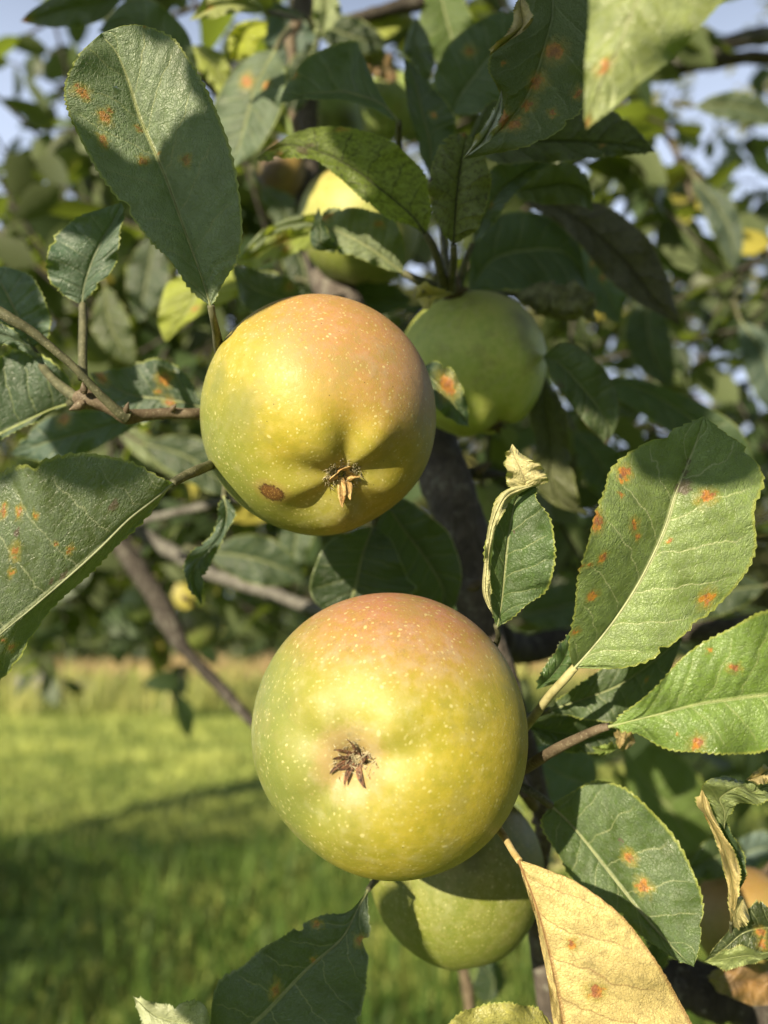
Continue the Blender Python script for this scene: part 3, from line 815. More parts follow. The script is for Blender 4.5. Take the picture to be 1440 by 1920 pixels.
def bud(px, py, d, r, dx, dy):
    """a pointed brown bud on a twig, lying along dx, dy"""
    k = r * 1.0; n = math.hypot(dx, dy); dx, dy = dx / n, dy / n
    px_tube('bud', [(px - dx * k, py - dy * k, d, r * .5), (px, py, d, r), (px + dx * k, py + dy * k, d - .0005, r * .9), (px + dx * k * 2, py + dy * k * 2, d - .0008, r * .5), (px + dx * k * 2.8, py + dy * k * 2.8, d - .001, r * .12)], STEM_BROWN, tree, n=22, sides=12, rough=.25, freq=300)
for b in ((236, 770, .268, 6, .3, -1), (152, 758, .265, 9, -1, .5), (322, 768, .278, 5, .8, -1), (158, 733, .265, 6, -.2, -1), (858, 548, .345, 8, 1, -.4), (838, 548, .345, 7, -1, -.4), (985, 1490, .315, 7, 1, .6), (1005, 1540, .36, 8, 1, -.3), (885, 1100, .355, 10, 1, -.5), (995, 1650, .355, 7, -1, .2), (900, 880, .385, 9, 1, -.6)):
    bud(*b)
# ------------------------------------------------------------------ apples
apple('orange blushed yellow green apple with a brown oval scab, upper of two big apples', 600, 786, .275, 222, (.21, -.52, .82),
      dict(blush_dir=(.36, .78, .45), bl=(.30, .92), bw=.85, blush=(.35, .17, .09), base=(.34, .275, .024), green=(.125, .165, .035), green_dir=(-.85, -.55, .0), gl=(.15, .85), greenk=.8,
           scab=((-.392, -.60, .70), .105, (.85, -.25, .3)), bloom=.25, marks=[((.02, -.66, .75), .10, (.42, .15, .04)), ((-.62, .08, .72), .22, (.16, .17, .04)), ((-.80, .30, .5), .15, (.13, .15, .04))]),
      squash=.95, dent=.15, dentw=.36, lob=.034, lobph=.9, basin=.03, seed=3, sepals=4, sep_len=.2, stem_side=.1,
      seplist=[(0.2, .10, .7, .2), (1.6, .12, .8, -.3), (3.3, .10, .6, .3), (4.75, .21, .6, .2), (5.3, .17, .6, -.35)],
      stem=[(600, 640, .315, 7), (590, 600, .33, 7), (600, 570, .35, 8), (640, 560, .40, 9)], sep_col=((.36, .20, .07), (.62, .46, .20)))
apple('largest yellow green apple with pink red crown and dark dried eye facing out', 728, 1373, .252, 260, (-.268, -.218, .94),
      dict(blush_dir=(.12, .93, .28), bl=(.42, 1.0), bw=.95, blush=(.31, .125, .085), base=(.33, .28, .027), green=(.13, .17, .045), green_dir=(-.97, -.2, .1), gl=(.2, .85), greenk=.85, bloom=.35, tan=.6,
           marks=[((.16, .80, .56), .13, (.24, .17, .05)), ((.30, .62, .70), .09, (.30, .20, .05))]),
      squash=.96, dent=.16, dentw=.28, lob=.022, lobph=2.2, basin=.08, sepw=.019, seed=8, stem_side=.1,
      seplist=[(2.2, .13, .8, .9), (3.3, .16, .6, .8), (0.5, .12, .7, -.9), (5.1, .15, .8, .4), (5.9, .14, .7, -.8), (4.2, .12, 1.0, .5), (1.3, .15, .8, 1.0), (2.8, .10, 1.2, .4), (.1, .09, 1.4, .8), (3.9, .08, 1.4, -.8)],
      stem=[(770, 1200, .285, 7), (820, 1180, .31, 7), (880, 1200, .35, 8)], sep_col=((.045, .035, .028), (.26, .13, .07)))
apple('plain green shaded apple with its eye pointing down, behind the scabbed apple', 888, 684, .365, 139, (.34, -.88, .22),
      dict(blush_dir=(.5, .8, .3), bl=(.6, 1.1), bw=.5, blush=(.26, .20, .13), base=(.44, .50, .10), green=(.27, .34, .07), green_dir=(0, -1, 0), gl=(.1, .9), greenk=.4, bloom=.4, smut=.4, dots=.55,
           marks=[((.60, .55, .57), .2, (.12, .13, .06)), ((.62, .32, .7), .14, (.12, .13, .05)), ((.75, .15, .6), .18, (.15, .15, .05))]),
      squash=.97, dent=.12, lob=.045, lobph=.3, seed=5, sepals=5, sep_len=.16, sep_col=((.06, .05, .03), (.14, .11, .06)), stem=[(850, 590, .36, 6), (845, 550, .355, 6)])
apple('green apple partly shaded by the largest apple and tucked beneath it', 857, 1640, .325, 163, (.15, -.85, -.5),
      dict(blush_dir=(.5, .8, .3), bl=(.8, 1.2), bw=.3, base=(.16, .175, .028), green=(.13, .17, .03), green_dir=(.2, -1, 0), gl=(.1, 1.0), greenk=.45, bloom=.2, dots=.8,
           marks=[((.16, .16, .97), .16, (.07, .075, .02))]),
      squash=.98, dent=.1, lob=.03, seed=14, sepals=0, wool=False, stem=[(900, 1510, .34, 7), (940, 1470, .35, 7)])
apple('yellow apple half hidden behind the arching leaf, high above the front apples', 676, 424, .47, 114, (.1, -.98, .05),
      dict(blush_dir=(-.5, .8, .3), bl=(.8, 1.2), bw=.3, base=(.33, .33, .08), green=(.15, .19, .03), green_dir=(.2, -1, 0), gl=(-.1, .5), greenk=.8, bloom=.2, dots=.3), seed=21, sepals=0, wool=False, NT=70, NP=90,
      stem=[(670, 340, .47, 5), (650, 300, .48, 5), (600, 280, .51, 6)])
apple('pale green apple with dark blotches under the cupped leaf near the top', 612, 235, .62, 72, (.5, -.7, .4),
      dict(blush_dir=(-.5, .8, .3), bl=(.8, 1.2), bw=.0, base=(.26, .34, .08), green=(.14, .20, .05), greenk=.4, bloom=.4, dots=.3,
           marks=[((-.12, .12, .98), .26, (.02, .016, .01)), ((.5, .1, .85), .4, (.03, .02, .012))]), seed=23, sepals=0, wool=False, NT=60, NP=80, stem=[(605, 185, .62, 5), (590, 150, .60, 6)])
apple('shrivelled brown and ochre fruitlet hanging left of the arching leaf', 528, 322, .52, 44, (-.3, -.9, .2),
      dict(blush_dir=(-1, .3, .3), bl=(-.2, .5), bw=.9, blush=(.06, .035, .03), base=(.30, .20, .05), green=(.16, .12, .04), greenk=.4, bloom=.2, dots=.2), squash=1.3, lob=.06, seed=26, sepals=4, wool=False, NT=60, NP=80,
      stem=[(535, 365, .52, 4), (542, 400, .52, 5), (545, 440, .53, 5)])
apple('pale green apple mostly hidden behind the tall blue green leaf', 735, 200, .58, 60, (.3, -.9, .2),
      dict(bw=.0, base=(.20, .26, .07), green=(.14, .20, .05), greenk=.4, bloom=.4, dots=.3), seed=27, sepals=0, wool=False, NT=60, NP=80, stem=[(720, 150, .58, 4), (690, 110, .57, 5)])
apple('orange and yellow apple behind the twisted leaf at the lower right', 1398, 1728, .40, 96, (.3, -.9, .2),
      dict(blush_dir=(-.1, .9, .3), bl=(.1, .9), bw=.9, blush=(.22, .12, .04), base=(.28, .21, .04), green=(.17, .15, .04), green_dir=(-.6, -.8, .2), gl=(.1, .8), greenk=.8, bloom=.2, dots=.5), seed=29, sepals=0, wool=False, NT=80, NP=100,
      stem=[(1420, 1650, .41, 7), (1470, 1600, .42, 8)])
apple('deep yellow apple at the lower right corner under the withered brown leaf', 1455, 1890, .40, 62, (.3, -.9, .2),
      dict(blush_dir=(-.1, .9, .3), bw=.2, base=(.52, .33, .03), green=(.22, .18, .03), greenk=.5, dots=.4), seed=31, sepals=0, wool=False, NT=60, NP=80, stem=[(1460, 1840, .4, 5), (1480, 1800, .4, 6)])
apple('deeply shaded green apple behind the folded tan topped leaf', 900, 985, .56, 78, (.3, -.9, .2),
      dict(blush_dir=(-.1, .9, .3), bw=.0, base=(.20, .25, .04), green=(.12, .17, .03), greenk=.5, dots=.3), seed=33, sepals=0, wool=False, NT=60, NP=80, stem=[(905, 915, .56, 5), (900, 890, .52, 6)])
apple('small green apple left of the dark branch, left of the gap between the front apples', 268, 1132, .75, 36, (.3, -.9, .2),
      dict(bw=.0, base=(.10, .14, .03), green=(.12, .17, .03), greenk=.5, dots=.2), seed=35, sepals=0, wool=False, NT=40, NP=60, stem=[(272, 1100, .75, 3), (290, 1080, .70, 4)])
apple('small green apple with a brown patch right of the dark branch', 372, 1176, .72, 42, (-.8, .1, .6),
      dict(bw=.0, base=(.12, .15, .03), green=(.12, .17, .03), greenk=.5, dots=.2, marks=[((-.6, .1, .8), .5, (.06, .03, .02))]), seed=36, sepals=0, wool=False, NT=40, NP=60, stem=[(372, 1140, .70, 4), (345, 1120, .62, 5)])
apple('tiny yellow apple far back among the bright sky gaps', 1238, 676, 1.6, 22, (.3, -.9, .2),
      dict(bw=.0, base=(.50, .46, .06), green=(.22, .27, .03), greenk=.4, dots=.1), seed=37, sepals=0, wool=False, NT=30, NP=40, stem=[(1238, 655, 1.6, 2), (1240, 620, 1.6, 2)])
apple('tiny green yellow apple far back at the right margin', 1422, 408, 1.5, 19, (.3, -.9, .2),
      dict(bw=.0, base=(.42, .44, .06), green=(.22, .27, .03), greenk=.4, dots=.1), seed=38, sepals=0, wool=False, NT=30, NP=40, stem=[(1422, 390, 1.5, 2), (1420, 350, 1.5, 2)])

# ------------------------------------------------------------------ leaves in front and round the fruit
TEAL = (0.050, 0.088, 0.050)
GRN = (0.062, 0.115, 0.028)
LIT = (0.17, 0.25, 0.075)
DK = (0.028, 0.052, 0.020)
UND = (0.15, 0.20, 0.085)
TAN = (0.50, 0.38, 0.16)
leaf('big dusty dark green leaf with a small hole and orange rust spots, upper left', .25,
     '395,575; 362,545,2 383,535 412,545,1; 318,490,3 360,470 445,480,3; 285,450,4 338,410 452,395,3; 232,385,4 315,345,-1 430,285,3; 180,310,4 290,285,-2 395,190,2; 130,215,10 262,220,0 355,110,2; 121,165,13 240,150,3 318,70,3; 148,108,14 218,98,6 270,48,6; 165,85,12 196,72,8 228,50,8; 190,62,9',
     pet=[(395, 572, .25, 7), (399, 595, .252, 7), (405, 620, .258, 8), (410, 650, .27, 9), (420, 700, .30, 9)], spots=[(152, 172, 12), (145, 160, 6), (160, 180, 8), (198, 218, 11), (206, 206, 7), (262, 241, 6), (193, 265, 7), (268, 300, 8), (272, 50, 5), (348, 297, 8), (300, 290, 4)],
     holes=[(218, 170, 6.5)], top=(.12,.165,.09), dust=.95, fold=1, arch=2, bulge=1.4, teeth=40, tooth=1.2, seed=3, NU=46, NV=170, wave=1.0, quilt=.22)
leaf('smaller folded blue green leaf with a pale sunlit band beside the twig', .29,
     '155,572; 120,552 157,545 172,545; 92,520 163,520 208,510; 89,475 175,485 221,475; 115,432 192,450 224,430; 160,402 212,415 232,405; 228,380',
     pet=[(155, 570, .29, 7), (156, 610, .287, 8), (155, 655, .283, 8), (155, 710, .278, 9)], top=(.07, .12, .075), dust=.9, vein=(.3, .36, .22), fold=4, teeth=24, spots=[])
leaf('rounded blue green leaf cut off by the left margin above the twig', .30,
     '60,655; 30,650 48,620 90,625; -20,622 30,585 92,588; -50,560 10,545 66,530; -60,512 -10,515 25,503; -30,500',
     pet=[(60, 655, .30, 7), (75, 680, .295, 8), (100, 712, .285, 9), (145, 748, .275, 11)], top=(.075, .13, .085), dust=.9, fold=2, teeth=24)
leaf('pale folded leaf edge poking in at the left margin beneath the round leaf', .29, '75,672; 50,640 50,648 45,660; 20,618 20,632 15,645; -20,600 -20,620 -25,640; -60,600', top=(.08, .13, .08), dust=.9, fold=2, teeth=14)
leaf('large folded leaf with a bright lower edge, at the left margin under the twig', .30,
     '132,757; 122,702 95,768 97,773; 62,660 50,790 52,797; 0,668 0,815 0,824; -60,740 -50,850 -50,858; -90,890', pet=[(132, 757, .30, 8), (145, 750, .28, 9)],
     top=TEAL, dust=.75, vein=(.36, .42, .16), rim=(.42, .48, .12), fold=0, tiltA=6, tiltB=-4, teeth=24)
leaf('blue green leaf with pinkish rust marks lying behind the horizontal twig', .335,
     '380,765; 350,705 345,755 350,770; 300,673 300,748 300,785; 240,688 240,738 232,792; 168,700', pet=[(380, 765, .335, 6), (420, 770, .33, 6)],
     spots=[(190, 706, 14), (308, 710, 12), (318, 752, 9), (300, 735, 6)], top=TEAL, dust=.9, fold=1, teeth=30)
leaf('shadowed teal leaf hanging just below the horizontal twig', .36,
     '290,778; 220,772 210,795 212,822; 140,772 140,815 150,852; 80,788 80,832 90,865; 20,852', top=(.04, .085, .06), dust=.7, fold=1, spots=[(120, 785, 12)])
leaf('large dark leaf speckled with rust spots, folded along its midrib, left of the big apples', .235,
     '325,905; 300,896,2 290,935 296,943,-3; 240,868,5 240,975 248,991,-5; 150,852,7 185,1030 200,1043,-7; 60,866,8 130,1080 152,1090,-8; 0,892,7 60,1140 92,1146,-9; -60,940,6 0,1190 32,1232,-9; -110,1010,4 -50,1240 -28,1295,-8; -110,1320',
     pet=[(322, 907, .235, 8), (345, 893, .24, 9), (375, 880, .25, 10), (420, 862, .29, 10)], spots=[(5, 957, 9), (35, 958, 9), (68, 967, 6), (133, 1030, 7), (30, 1036, 11), (20, 1215, 9), (6, 1200, 6), (105, 1020, 5), (22, 1075, 6)],
     blemish=[(120, 1078, 8), (95, 1092, 6), (215, 950, 10), (30, 1000, 7)], top=(.10, .14, .06), dust=.95, vein=(.36, .40, .24), fold=0, arch=5, bulge=2.0, quilt=.3, teeth=30, tooth=1.2, NU=50, NV=160, seed=50)
leaf('narrow half rolled leaf hanging below the left side of the upper apple', .30,
     '420,930; 408,960 425,965 441,958; 402,1000 415,1000 424,998; 365,1030 392,1030,3 402,1036; 346,1060 366,1060,4 387,1072; 351,1095 364,1095 379,1102; 378,1134',
     pet=[(420, 932, .30, 6), (425, 900, .31, 7)], top=TEAL, dust=.5, fold=3, teeth=22)
leaf('broad dark blurred leaf against the sky at the top, above the big dusty leaf', .42,
     '372,140; 352,62 310,95 262,98; 290,3 262,52 222,92; 230,5 222,40 198,66; 183,60', top=(.05, .09, .03), dust=.2, fold=3, tooth=.3, pet=[(372, 140, .42, 5), (400, 170, .44, 6)])
leaf('long leaf with a reddish tip drooping in from the upper left corner', .40,
     '245,-15; 190,-30 185,5 188,38; 115,-15 110,20 118,52; 60,20 62,36 70,47; 38,40', spots=[(45, 38, 14)], top=(.07, .11, .035), dust=.2, tooth=.3)
leaf('broad blurred leaf with one dark and one pale half, right of the big dusty leaf', .43,
     '518,92; 470,103 497,128 533,128; 425,150 475,175 534,175; 400,205 462,225 512,240; 405,262 448,275 480,285; 432,318', pet=[(518, 92, .43, 6), (528, 72, .44, 6), (545, 55, .48, 6)],
     spots=[(462, 153, 12), (500, 160, 8), (405, 245, 8)], top=(.09, .13, .065), dust=.8, tiltA=-8, tiltB=7, tooth=.4)
leaf('small bright yellow green curled leaf near the top, left of the dark twig', .46, '440,115; 430,90 447,85 474,103; 434,58 457,60 482,78; 466,38 478,46 497,66; 503,40', top=(.30, .34, .03), dust=.1, trans=(.45, .5, .03), fold=6, under=(.45, .46, .06))
leaf('pale olive leaf reaching left from a thin stem at the very top', .39, '503,22; 462,-12 450,8 440,25; 400,-18 400,12 405,32; 355,38', pet=[(500, 22, .39, 5), (530, 28, .41, 5), (556, 35, .48, 5)], top=(.20, .23, .07), dust=.5, spots=[(392, 15, 7)], tooth=.3)
leaf('cupped leaf with a pleated serrated upper rim, above the arching leaf', .33,
     '748,230; 708,168,-4 715,195,-2 714,210,2; 676,92,-4 668,178,-3 662,191,4; 665,78,-6 640,172,-4 635,186,4; 618,88,-3 615,174,-3 610,186,4; 573,113,-2 580,176,-2 572,184,3; 539,155 548,184 543,190,2; 524,193', pet=[(748, 230, .33, 6), (752, 290, .35, 6), (800, 420, .36, 6)],
     top=(.055, .10, .045), dust=.6, fold=-6, arch=2, spots=[(548, 142, 6)], teeth=34, tooth=.9)
leaf('arching dark olive leaf seen from beneath, its tip blackened and rusty', .31,
     '798,440; 807,396 772,405 765,422; 797,336 722,362 714,398; 750,278 660,315 654,347; 682,245 600,285 598,304; 610,238 547,273 556,293; 548,252 507,280 520,299; 476,300', flip=True, soot=.75,
     pet=[(798, 438, .31, 7), (812, 462, .312, 8), (824, 495, .318, 9), (832, 540, .33, 10)], spots=[(637, 243, 9), (650, 243, 5), (512, 278, 11), (522, 290, 7)], blemish=[(566, 282, 14), (580, 272, 9), (505, 270, 11), (490, 297, 10)],
     under=(.17, .23, .045), under_vein=(.08, .10, .03), trans=(.42, .55, .05), tw=.55, fold=5, tiltA=-4, seed=71, rim=(.3, .38, .1), teeth=34)
leaf('pale sunlit leaf with a dark folded tip, lying across the yellow apple', .34,
     '757,513; 756,465 727,490 716,501; 739,415 692,465 690,489; 692,394 657,445 650,477; 642,391 622,430 616,472; 607,400 601,430 591,465; 583,455', pet=[(757, 512, .34, 7), (790, 528, .34, 8), (842, 545, .345, 9)],
     spots=[(711, 420, 7), (611, 407, 8)], top=(.15, .19, .085), dust=.8, fold=2, teeth=30, extra=[dict(name='folded_tip', rows='597,388; 584,430 600,430,3 612,432; 582,455 602,455,4 622,448; 600,470 620,466 634,461; 642,464', d=.33, top=DK, dust=.2, flip=False, tooth=.3)])
leaf('yellow green leaf with brown blotches and a pale rolled rim, left of the yellow apple', .38,
     '612,440; 585,425 578,440 572,466; 525,432 522,455 520,486; 472,465 476,480 475,500; 437,494', flip=True, under=(.24, .30, .06), trans=(.4, .48, .05), tw=.4, spots=[(530, 450, 14), (535, 468, 8), (480, 478, 5)], blemish=[(500, 493, 10), (527, 462, 6)],
     extra=[dict(name='rolled_rim', rows='612,425; 590,402 588,415 585,428; 525,415 525,425 522,435; 475,448 478,458 480,467; 445,488', top=(.16, .20, .11), dust=.7, tooth=.3)], pet=[(612, 440, .38, 6), (650, 460, .39, 6)])
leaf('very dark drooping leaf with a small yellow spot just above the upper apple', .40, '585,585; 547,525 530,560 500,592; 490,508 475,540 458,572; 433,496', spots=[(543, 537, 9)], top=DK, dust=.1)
leaf('half green half yellow leaf hanging left above the upper apple', .42, '420,480; 448,505 395,505 345,512; 462,540 372,545 312,535; 420,570 350,585 298,588; 360,600 325,615 300,620; 312,642',
     top=(.22, .27, .03), under=(.35, .38, .06), trans=(.4, .48, .04), dust=.1, tiltA=6, tiltB=-6, spots=[(365, 580, 8)], tooth=.4)
leaf('small upright leaf seen from beneath with dark veins above the shaded apple', .30,
     '850,458; 828,432 852,425 886,437; 811,388 855,380 906,397; 806,335 860,335 919,335; 820,284 867,290 906,290; 846,256 872,262 886,263; 872,247', flip=True, soot=.7, under=(.15, .19, .05), under_vein=(.045, .05, .02), trans=(.24, .32, .03), tw=.3,
     pet=[(850, 460, .30, 7), (851, 485, .305, 7), (848, 515, .32, 8), (846, 545, .335, 9)], spots=[(868, 251, 6)], fold=3, teeth=26, seed=80)
leaf('narrow blue grey leaf leaning right from the spur above the shaded apple', .34,
     '886,460; 889,400 906,410 917,427; 901,350 937,358 953,377; 931,310 977,325 993,337; 985,300 1012,305 1022,312; 1046,291', pet=[(886, 458, .34, 6), (872, 490, .34, 6), (858, 545, .345, 8)],
     top=(.075, .12, .09), dust=.8, spots=[(920, 385, 6)], fold=4)
leaf('tall dark blue green pointed leaf standing left of the big rusty hanging leaf', .36,
     '808,335; 783,270 806,270 846,268; 765,200 792,212 851,218; 760,145 778,152 812,165; 757,105', top=(.035, .065, .045), dust=.5, spots=[(812, 216, 6)], pet=[(808, 335, .36, 6), (830, 440, .36, 6), (845, 545, .35, 8)])
leaf('grey green upright leaf tip behind the tall dark blue green leaf', .40, '802,158; 768,112 786,105 813,122; 757,90 778,70 806,80; 770,52 785,48 795,55; 781,33', top=(.09, .12, .10), dust=.9)
leaf('rounded blue green leaf against the sky, above the spur and behind the rusty hanging leaf', .38,
     '848,215; 815,165 862,182 892,212; 830,104 892,140 937,187; 880,50 932,90 962,140; 942,22 972,50 992,90; 1000,20', top=(.055, .09, .045), dust=.6, spots=[(880, 97, 9)], vein=(.34, .38, .25))
leaf('big dark hanging leaf with large orange rust spots and a pale curled rim', .27,
     '1035,-80; 960,-40 1035,-20 1112,-30; 985,25 1035,30 1114,40; 928,92,2 1020,90 1110,100; 919,130,4 1005,140 1104,160; 935,165,4 985,185 1082,215; 945,205,2 955,225 1032,256; 917,250 916,262 957,281; 868,299', flip=True,
     spots=[(1040, 95, 17), (1005, 152, 15), (990, 197, 11), (945, 225, 15), (965, 232, 13), (1083, 172, 9), (943, 118, 6), (1035, 213, 6)], under=(.085, .125, .04), under_vein=(.22, .27, .14), trans=(.12, .18, .02), tw=.2, fold=2, seed=90, NU=44, NV=150,
     extra=[dict(name='curled_rim', rows='985,-20; 966,10 975,10 985,5; 962,45 980,45 999,30; 945,70 965,65 985,55; 925,85 940,85 950,80; 917,105', d=.262, top=(.50, .42, .20), dust=.3, spots=[(950, 60, 4), (957, 48, 3)]),
            dict(name='curled_edge', rows='940,168; 935,185 938,190 942,195; 918,222 926,226 934,228; 893,262 902,266 910,268; 866,300', d=.262, top=(.42, .46, .36), dust=.6)])
leaf('large blurred pale leaf pointing down from the top right, nearest the viewer', .172,
     '1290,-190; 1150,-120 1250,-90 1420,-70; 1106,-20 1190,10 1345,15; 1100,90,-2 1160,90 1258,112; 1097,180 1125,162 1180,172; 1099,243', top=(.20, .25, .09), dust=.7, rim=(.2, .26, .08), under=(.2, .25, .1), fold=-4, tiltA=-6, spots=[(1135, 125, 13), (1102, 230, 10)], vein=(.35, .38, .2), tooth=.4)
leaf('wide dark leaf pointing right toward the sky gap behind the rusty hanging leaf', .33,
     '870,268; 920,192 920,262 925,302; 1000,187 1000,265 1010,302; 1080,190 1080,266 1080,300; 1140,205 1150,270 1140,291; 1185,236 1190,275 1185,289; 1229,284', flip=True, under=(.07, .10, .03), under_vein=(.03, .04, .015), soot=.5, trans=(.16, .22, .03), spots=[(1128, 272, 5)])
leaf('dull green leaf end hanging below the wide dark leaf', .36, '950,360; 1000,322 1010,352 1000,378; 1058,305 1060,345 1060,382; 1100,330 1098,360 1095,385; 1112,398', flip=True, under=(.09, .13, .035), trans=(.2, .28, .03), under_vein=(.06, .08, .03))
leaf('long dark blotched leaf sweeping down to the right, behind the spur', .40,
     '980,376; 1062,362 1050,392 1050,422; 1142,390 1120,440 1090,462; 1207,440 1180,500 1140,522; 1247,510 1225,560 1190,562; 1277,612', flip=True, soot=.8, under=(.085, .085, .04), under_vein=(.04, .04, .02), trans=(.10, .12, .02), tw=.2)
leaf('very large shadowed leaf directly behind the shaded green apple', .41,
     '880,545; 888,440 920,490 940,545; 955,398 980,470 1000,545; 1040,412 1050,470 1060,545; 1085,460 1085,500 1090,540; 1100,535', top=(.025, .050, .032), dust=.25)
leaf('teal leaf tip hanging right of the withered roll', .46, '1080,462; 1120,485 1108,508 1088,530; 1174,538 1142,556 1104,575; 1160,606', top=(.08, .14, .09), dust=.8, spots=[(1130, 520, 6), (1110, 495, 5)])
leaf('mid green leaf with a brown tip hanging right of the shaded green apple', .35,
     '1018,668; 1056,642 1047,680 1030,697; 1102,664 1082,715 1060,744; 1147,714 1122,765 1092,788; 1159,780 1143,802 1124,818; 1139,836', top=(.075, .12, .045), dust=.5, spots=[], blemish=[(1138, 828, 9), (1050, 722, 7), (1120, 752, 3), (1100, 770, 3)], fold=4, rim=(.12, .09, .03), tooth=.4)
leaf('limp brownish olive leaf hanging beneath the mid green leaf', .38, '1020,700; 995,760 1022,762 1058,770; 1005,830 1032,830 1066,842; 1002,900 1036,900 1080,912; 1040,945 1060,945 1085,945; 1102,966', flip=True, under=(.085, .10, .035), trans=(.14, .18, .03), soot=.5)
leaf('long dark leaf curving behind the top of the broad rust spotted leaf on the right', .43, '1110,716; 1200,710 1200,728 1180,762; 1300,750 1290,780 1260,812; 1382,800 1370,842 1332,852; 1420,880 1400,900 1380,890; 1436,925', top=(.045, .085, .035), dust=.2, tooth=.3)
leaf('broad sunlit leaf with rust spots along its folded left edge, right of the big apples', .25,
     '1076,1253; 1068,1212,6 1110,1215 1165,1251,2; 1080,1150,12 1150,1165 1240,1221,2; 1086,1075,16 1190,1105 1310,1166,1; 1107,1000,17 1222,1045 1382,1096,0; 1133,925,15 1248,985 1416,1030,-1; 1144,886,11 1265,930 1411,952,1; 1190,846,5 1285,880 1430,896,-1; 1246,812,4 1302,838 1402,842,-1; 1290,794,2 1312,808 1358,812,0; 1320,780',
     pet=[(1078, 1251, .25, 7.5), (1060, 1272, .252, 8), (1030, 1305, .257, 8), (1000, 1345, .268, 9), (965, 1385, .29, 10)], petmat=STEM_PALE,
     spots=[(1172, 886, 13), (1163, 900, 7), (1166, 928, 6), (1190, 985, 10), (1197, 1004, 7), (1120, 978, 12), (1130, 1045, 9), (1108, 1060, 6), (1110, 1117, 10), (1325, 1122, 12), (1325, 931, 13), (1338, 924, 7), (1255, 1013, 4), (1080, 1185, 7), (1086, 1060, 6)],
     blemish=[(1279, 912, 16), (1290, 865, 9), (1284, 885, 8), (1165, 888, 5)], top=LIT, dust=.55, vein=(.50, .54, .30), fold=0, arch=3, bulge=1.6, quilt=.3, wave=1.4, teeth=36, tooth=1.2, NU=56, NV=190, seed=120)
leaf('thin folded leaf at the stem of the broad rust spotted leaf', .268, '1005,1293; 1018,1256 1035,1266 1050,1276; 1048,1215 1060,1230 1073,1250; 1072,1180', top=GRN, dust=.4, fold=3, rim=(.35, .36, .14), teeth=16)
leaf('bright green leaf with a shiny red gall, cut off by the right margin', .225,
     '1140,1363; 1180,1334 1190,1350 1190,1373; 1230,1288 1240,1338 1240,1398; 1290,1225 1310,1320 1310,1412; 1366,1180 1380,1310 1380,1412; 1440,1150 1450,1302 1440,1404; 1510,1160 1520,1300 1510,1380; 1600,1290',
     pet=[(1141, 1362, .225, 7), (1120, 1368, .227, 8), (1080, 1386, .235, 9), (1040, 1406, .245, 10), (985, 1440, .27, 11), (930, 1470, .31, 12)], petmat=STEM_BROWN, spots=[(1378, 1252, 8), (1327, 1218, 5), (1267, 1376, 3.5), (1308, 1393, 12), (1140, 1358, 4)],
     top=(.14, .225, .045), dust=.35, vein=(.34, .40, .16), fold=3, arch=3, bulge=1.8, quilt=.3, teeth=40, tooth=1.0, NU=46, NV=160, seed=127)
leaf('dark leaf with one sunlit lower lobe, beneath the broad rust spotted leaf', .29,
     '1028,1332; 1080,1288 1090,1312 1085,1344; 1150,1240 1160,1285 1150,1354; 1215,1196 1225,1240 1205,1325; 1262,1190 1262,1210 1255,1260; 1280,1196', pet=[(1030, 1331, .29, 6), (990, 1345, .30, 7)], top=(.085, .13, .045), dust=.5, spots=[(1212, 1275, 5)])
leaf('small dark leaf between the two right hand petioles', .305, '985,1362; 1050,1343 1060,1375 1055,1405; 1110,1345 1112,1378 1115,1412; 1150,1360 1150,1380 1145,1408; 1185,1375', top=DK, dust=.2)
leaf('tiny torn pale dried leaf scrap under the right hand petiole', .285, '1150,1374; 1168,1368 1170,1385,4 1160,1398; 1185,1372 1182,1388 1170,1407; 1192,1392', top=TAN, dust=.1, dry=.4, vein=(.4, .32, .2), extra=[dict(name='torn_lobe', rows='1108,1400; 1130,1398 1130,1406 1122,1414; 1150,1396 1150,1405 1140,1412; 1165,1402', top=(.2, .28, .06))])
leaf('narrow folded leaf with a tan curled top, standing between the apples and the broad leaf', .25,
     '932,1177; 917,1132 940,1135 973,1146; 912,1075 945,1085 1021,1106; 914,1010 950,1030 1039,1042; 930,950 958,975 1030,972; 957,918 970,935 1003,930; 1006,912', pet=[(930, 1172, .25, 5), (934, 1195, .255, 5), (926, 1225, .27, 6), (935, 1290, .32, 7)],
     top=GRN, dust=.4, fold=8, arch=3, teeth=30, blemish=[(962, 1000, 4)], seed=140, tiltB=-3,
     extra=[dict(name='curled_edge', rows='927,1160; 905,1112 911,1112 919,1112; 908,1052 914,1052 921,1052; 916,985 923,985 931,988; 934,935 944,936 952,943; 965,912 970,918 975,926; 1003,909', d=.244, top=(.50, .48, .24), dust=.1, fold=-2, tooth=.4),
            dict(name='curled_tip', rows='974,920; 955,908 985,906 1023,902; 949,872 975,875 1012,872; 953,852 965,855 985,858; 960,832', d=.246, top=(.54, .49, .24), dust=.1, vein=(.45, .38, .2), fold=-1)])
leaf('large leaf half in hard shadow, below the right hand petioles', .285,
     '1033,1510; 1070,1488 1065,1540 1018,1542; 1120,1466 1095,1575 1040,1592; 1176,1480 1130,1620 1075,1652; 1242,1545 1165,1665 1115,1694; 1292,1620 1200,1710 1165,1717; 1316,1695 1240,1755 1215,1764; 1315,1755 1275,1790 1266,1797; 1301,1813',
     tip=34, pet=[(1035, 1512, .285, 7), (1008, 1492, .285, 8), (985, 1478, .29, 8), (955, 1455, .31, 9)], spots=[(1180, 1608, 9), (1205, 1661, 11), (1196, 1664, 7)], blemish=[(1164, 1577, 5)], top=(.085, .14, .035), dust=.6, vein=(.32, .36, .18), fold=2, arch=3, bulge=1.6, quilt=.28, teeth=36, tooth=1.2, NU=46, NV=160, seed=147)
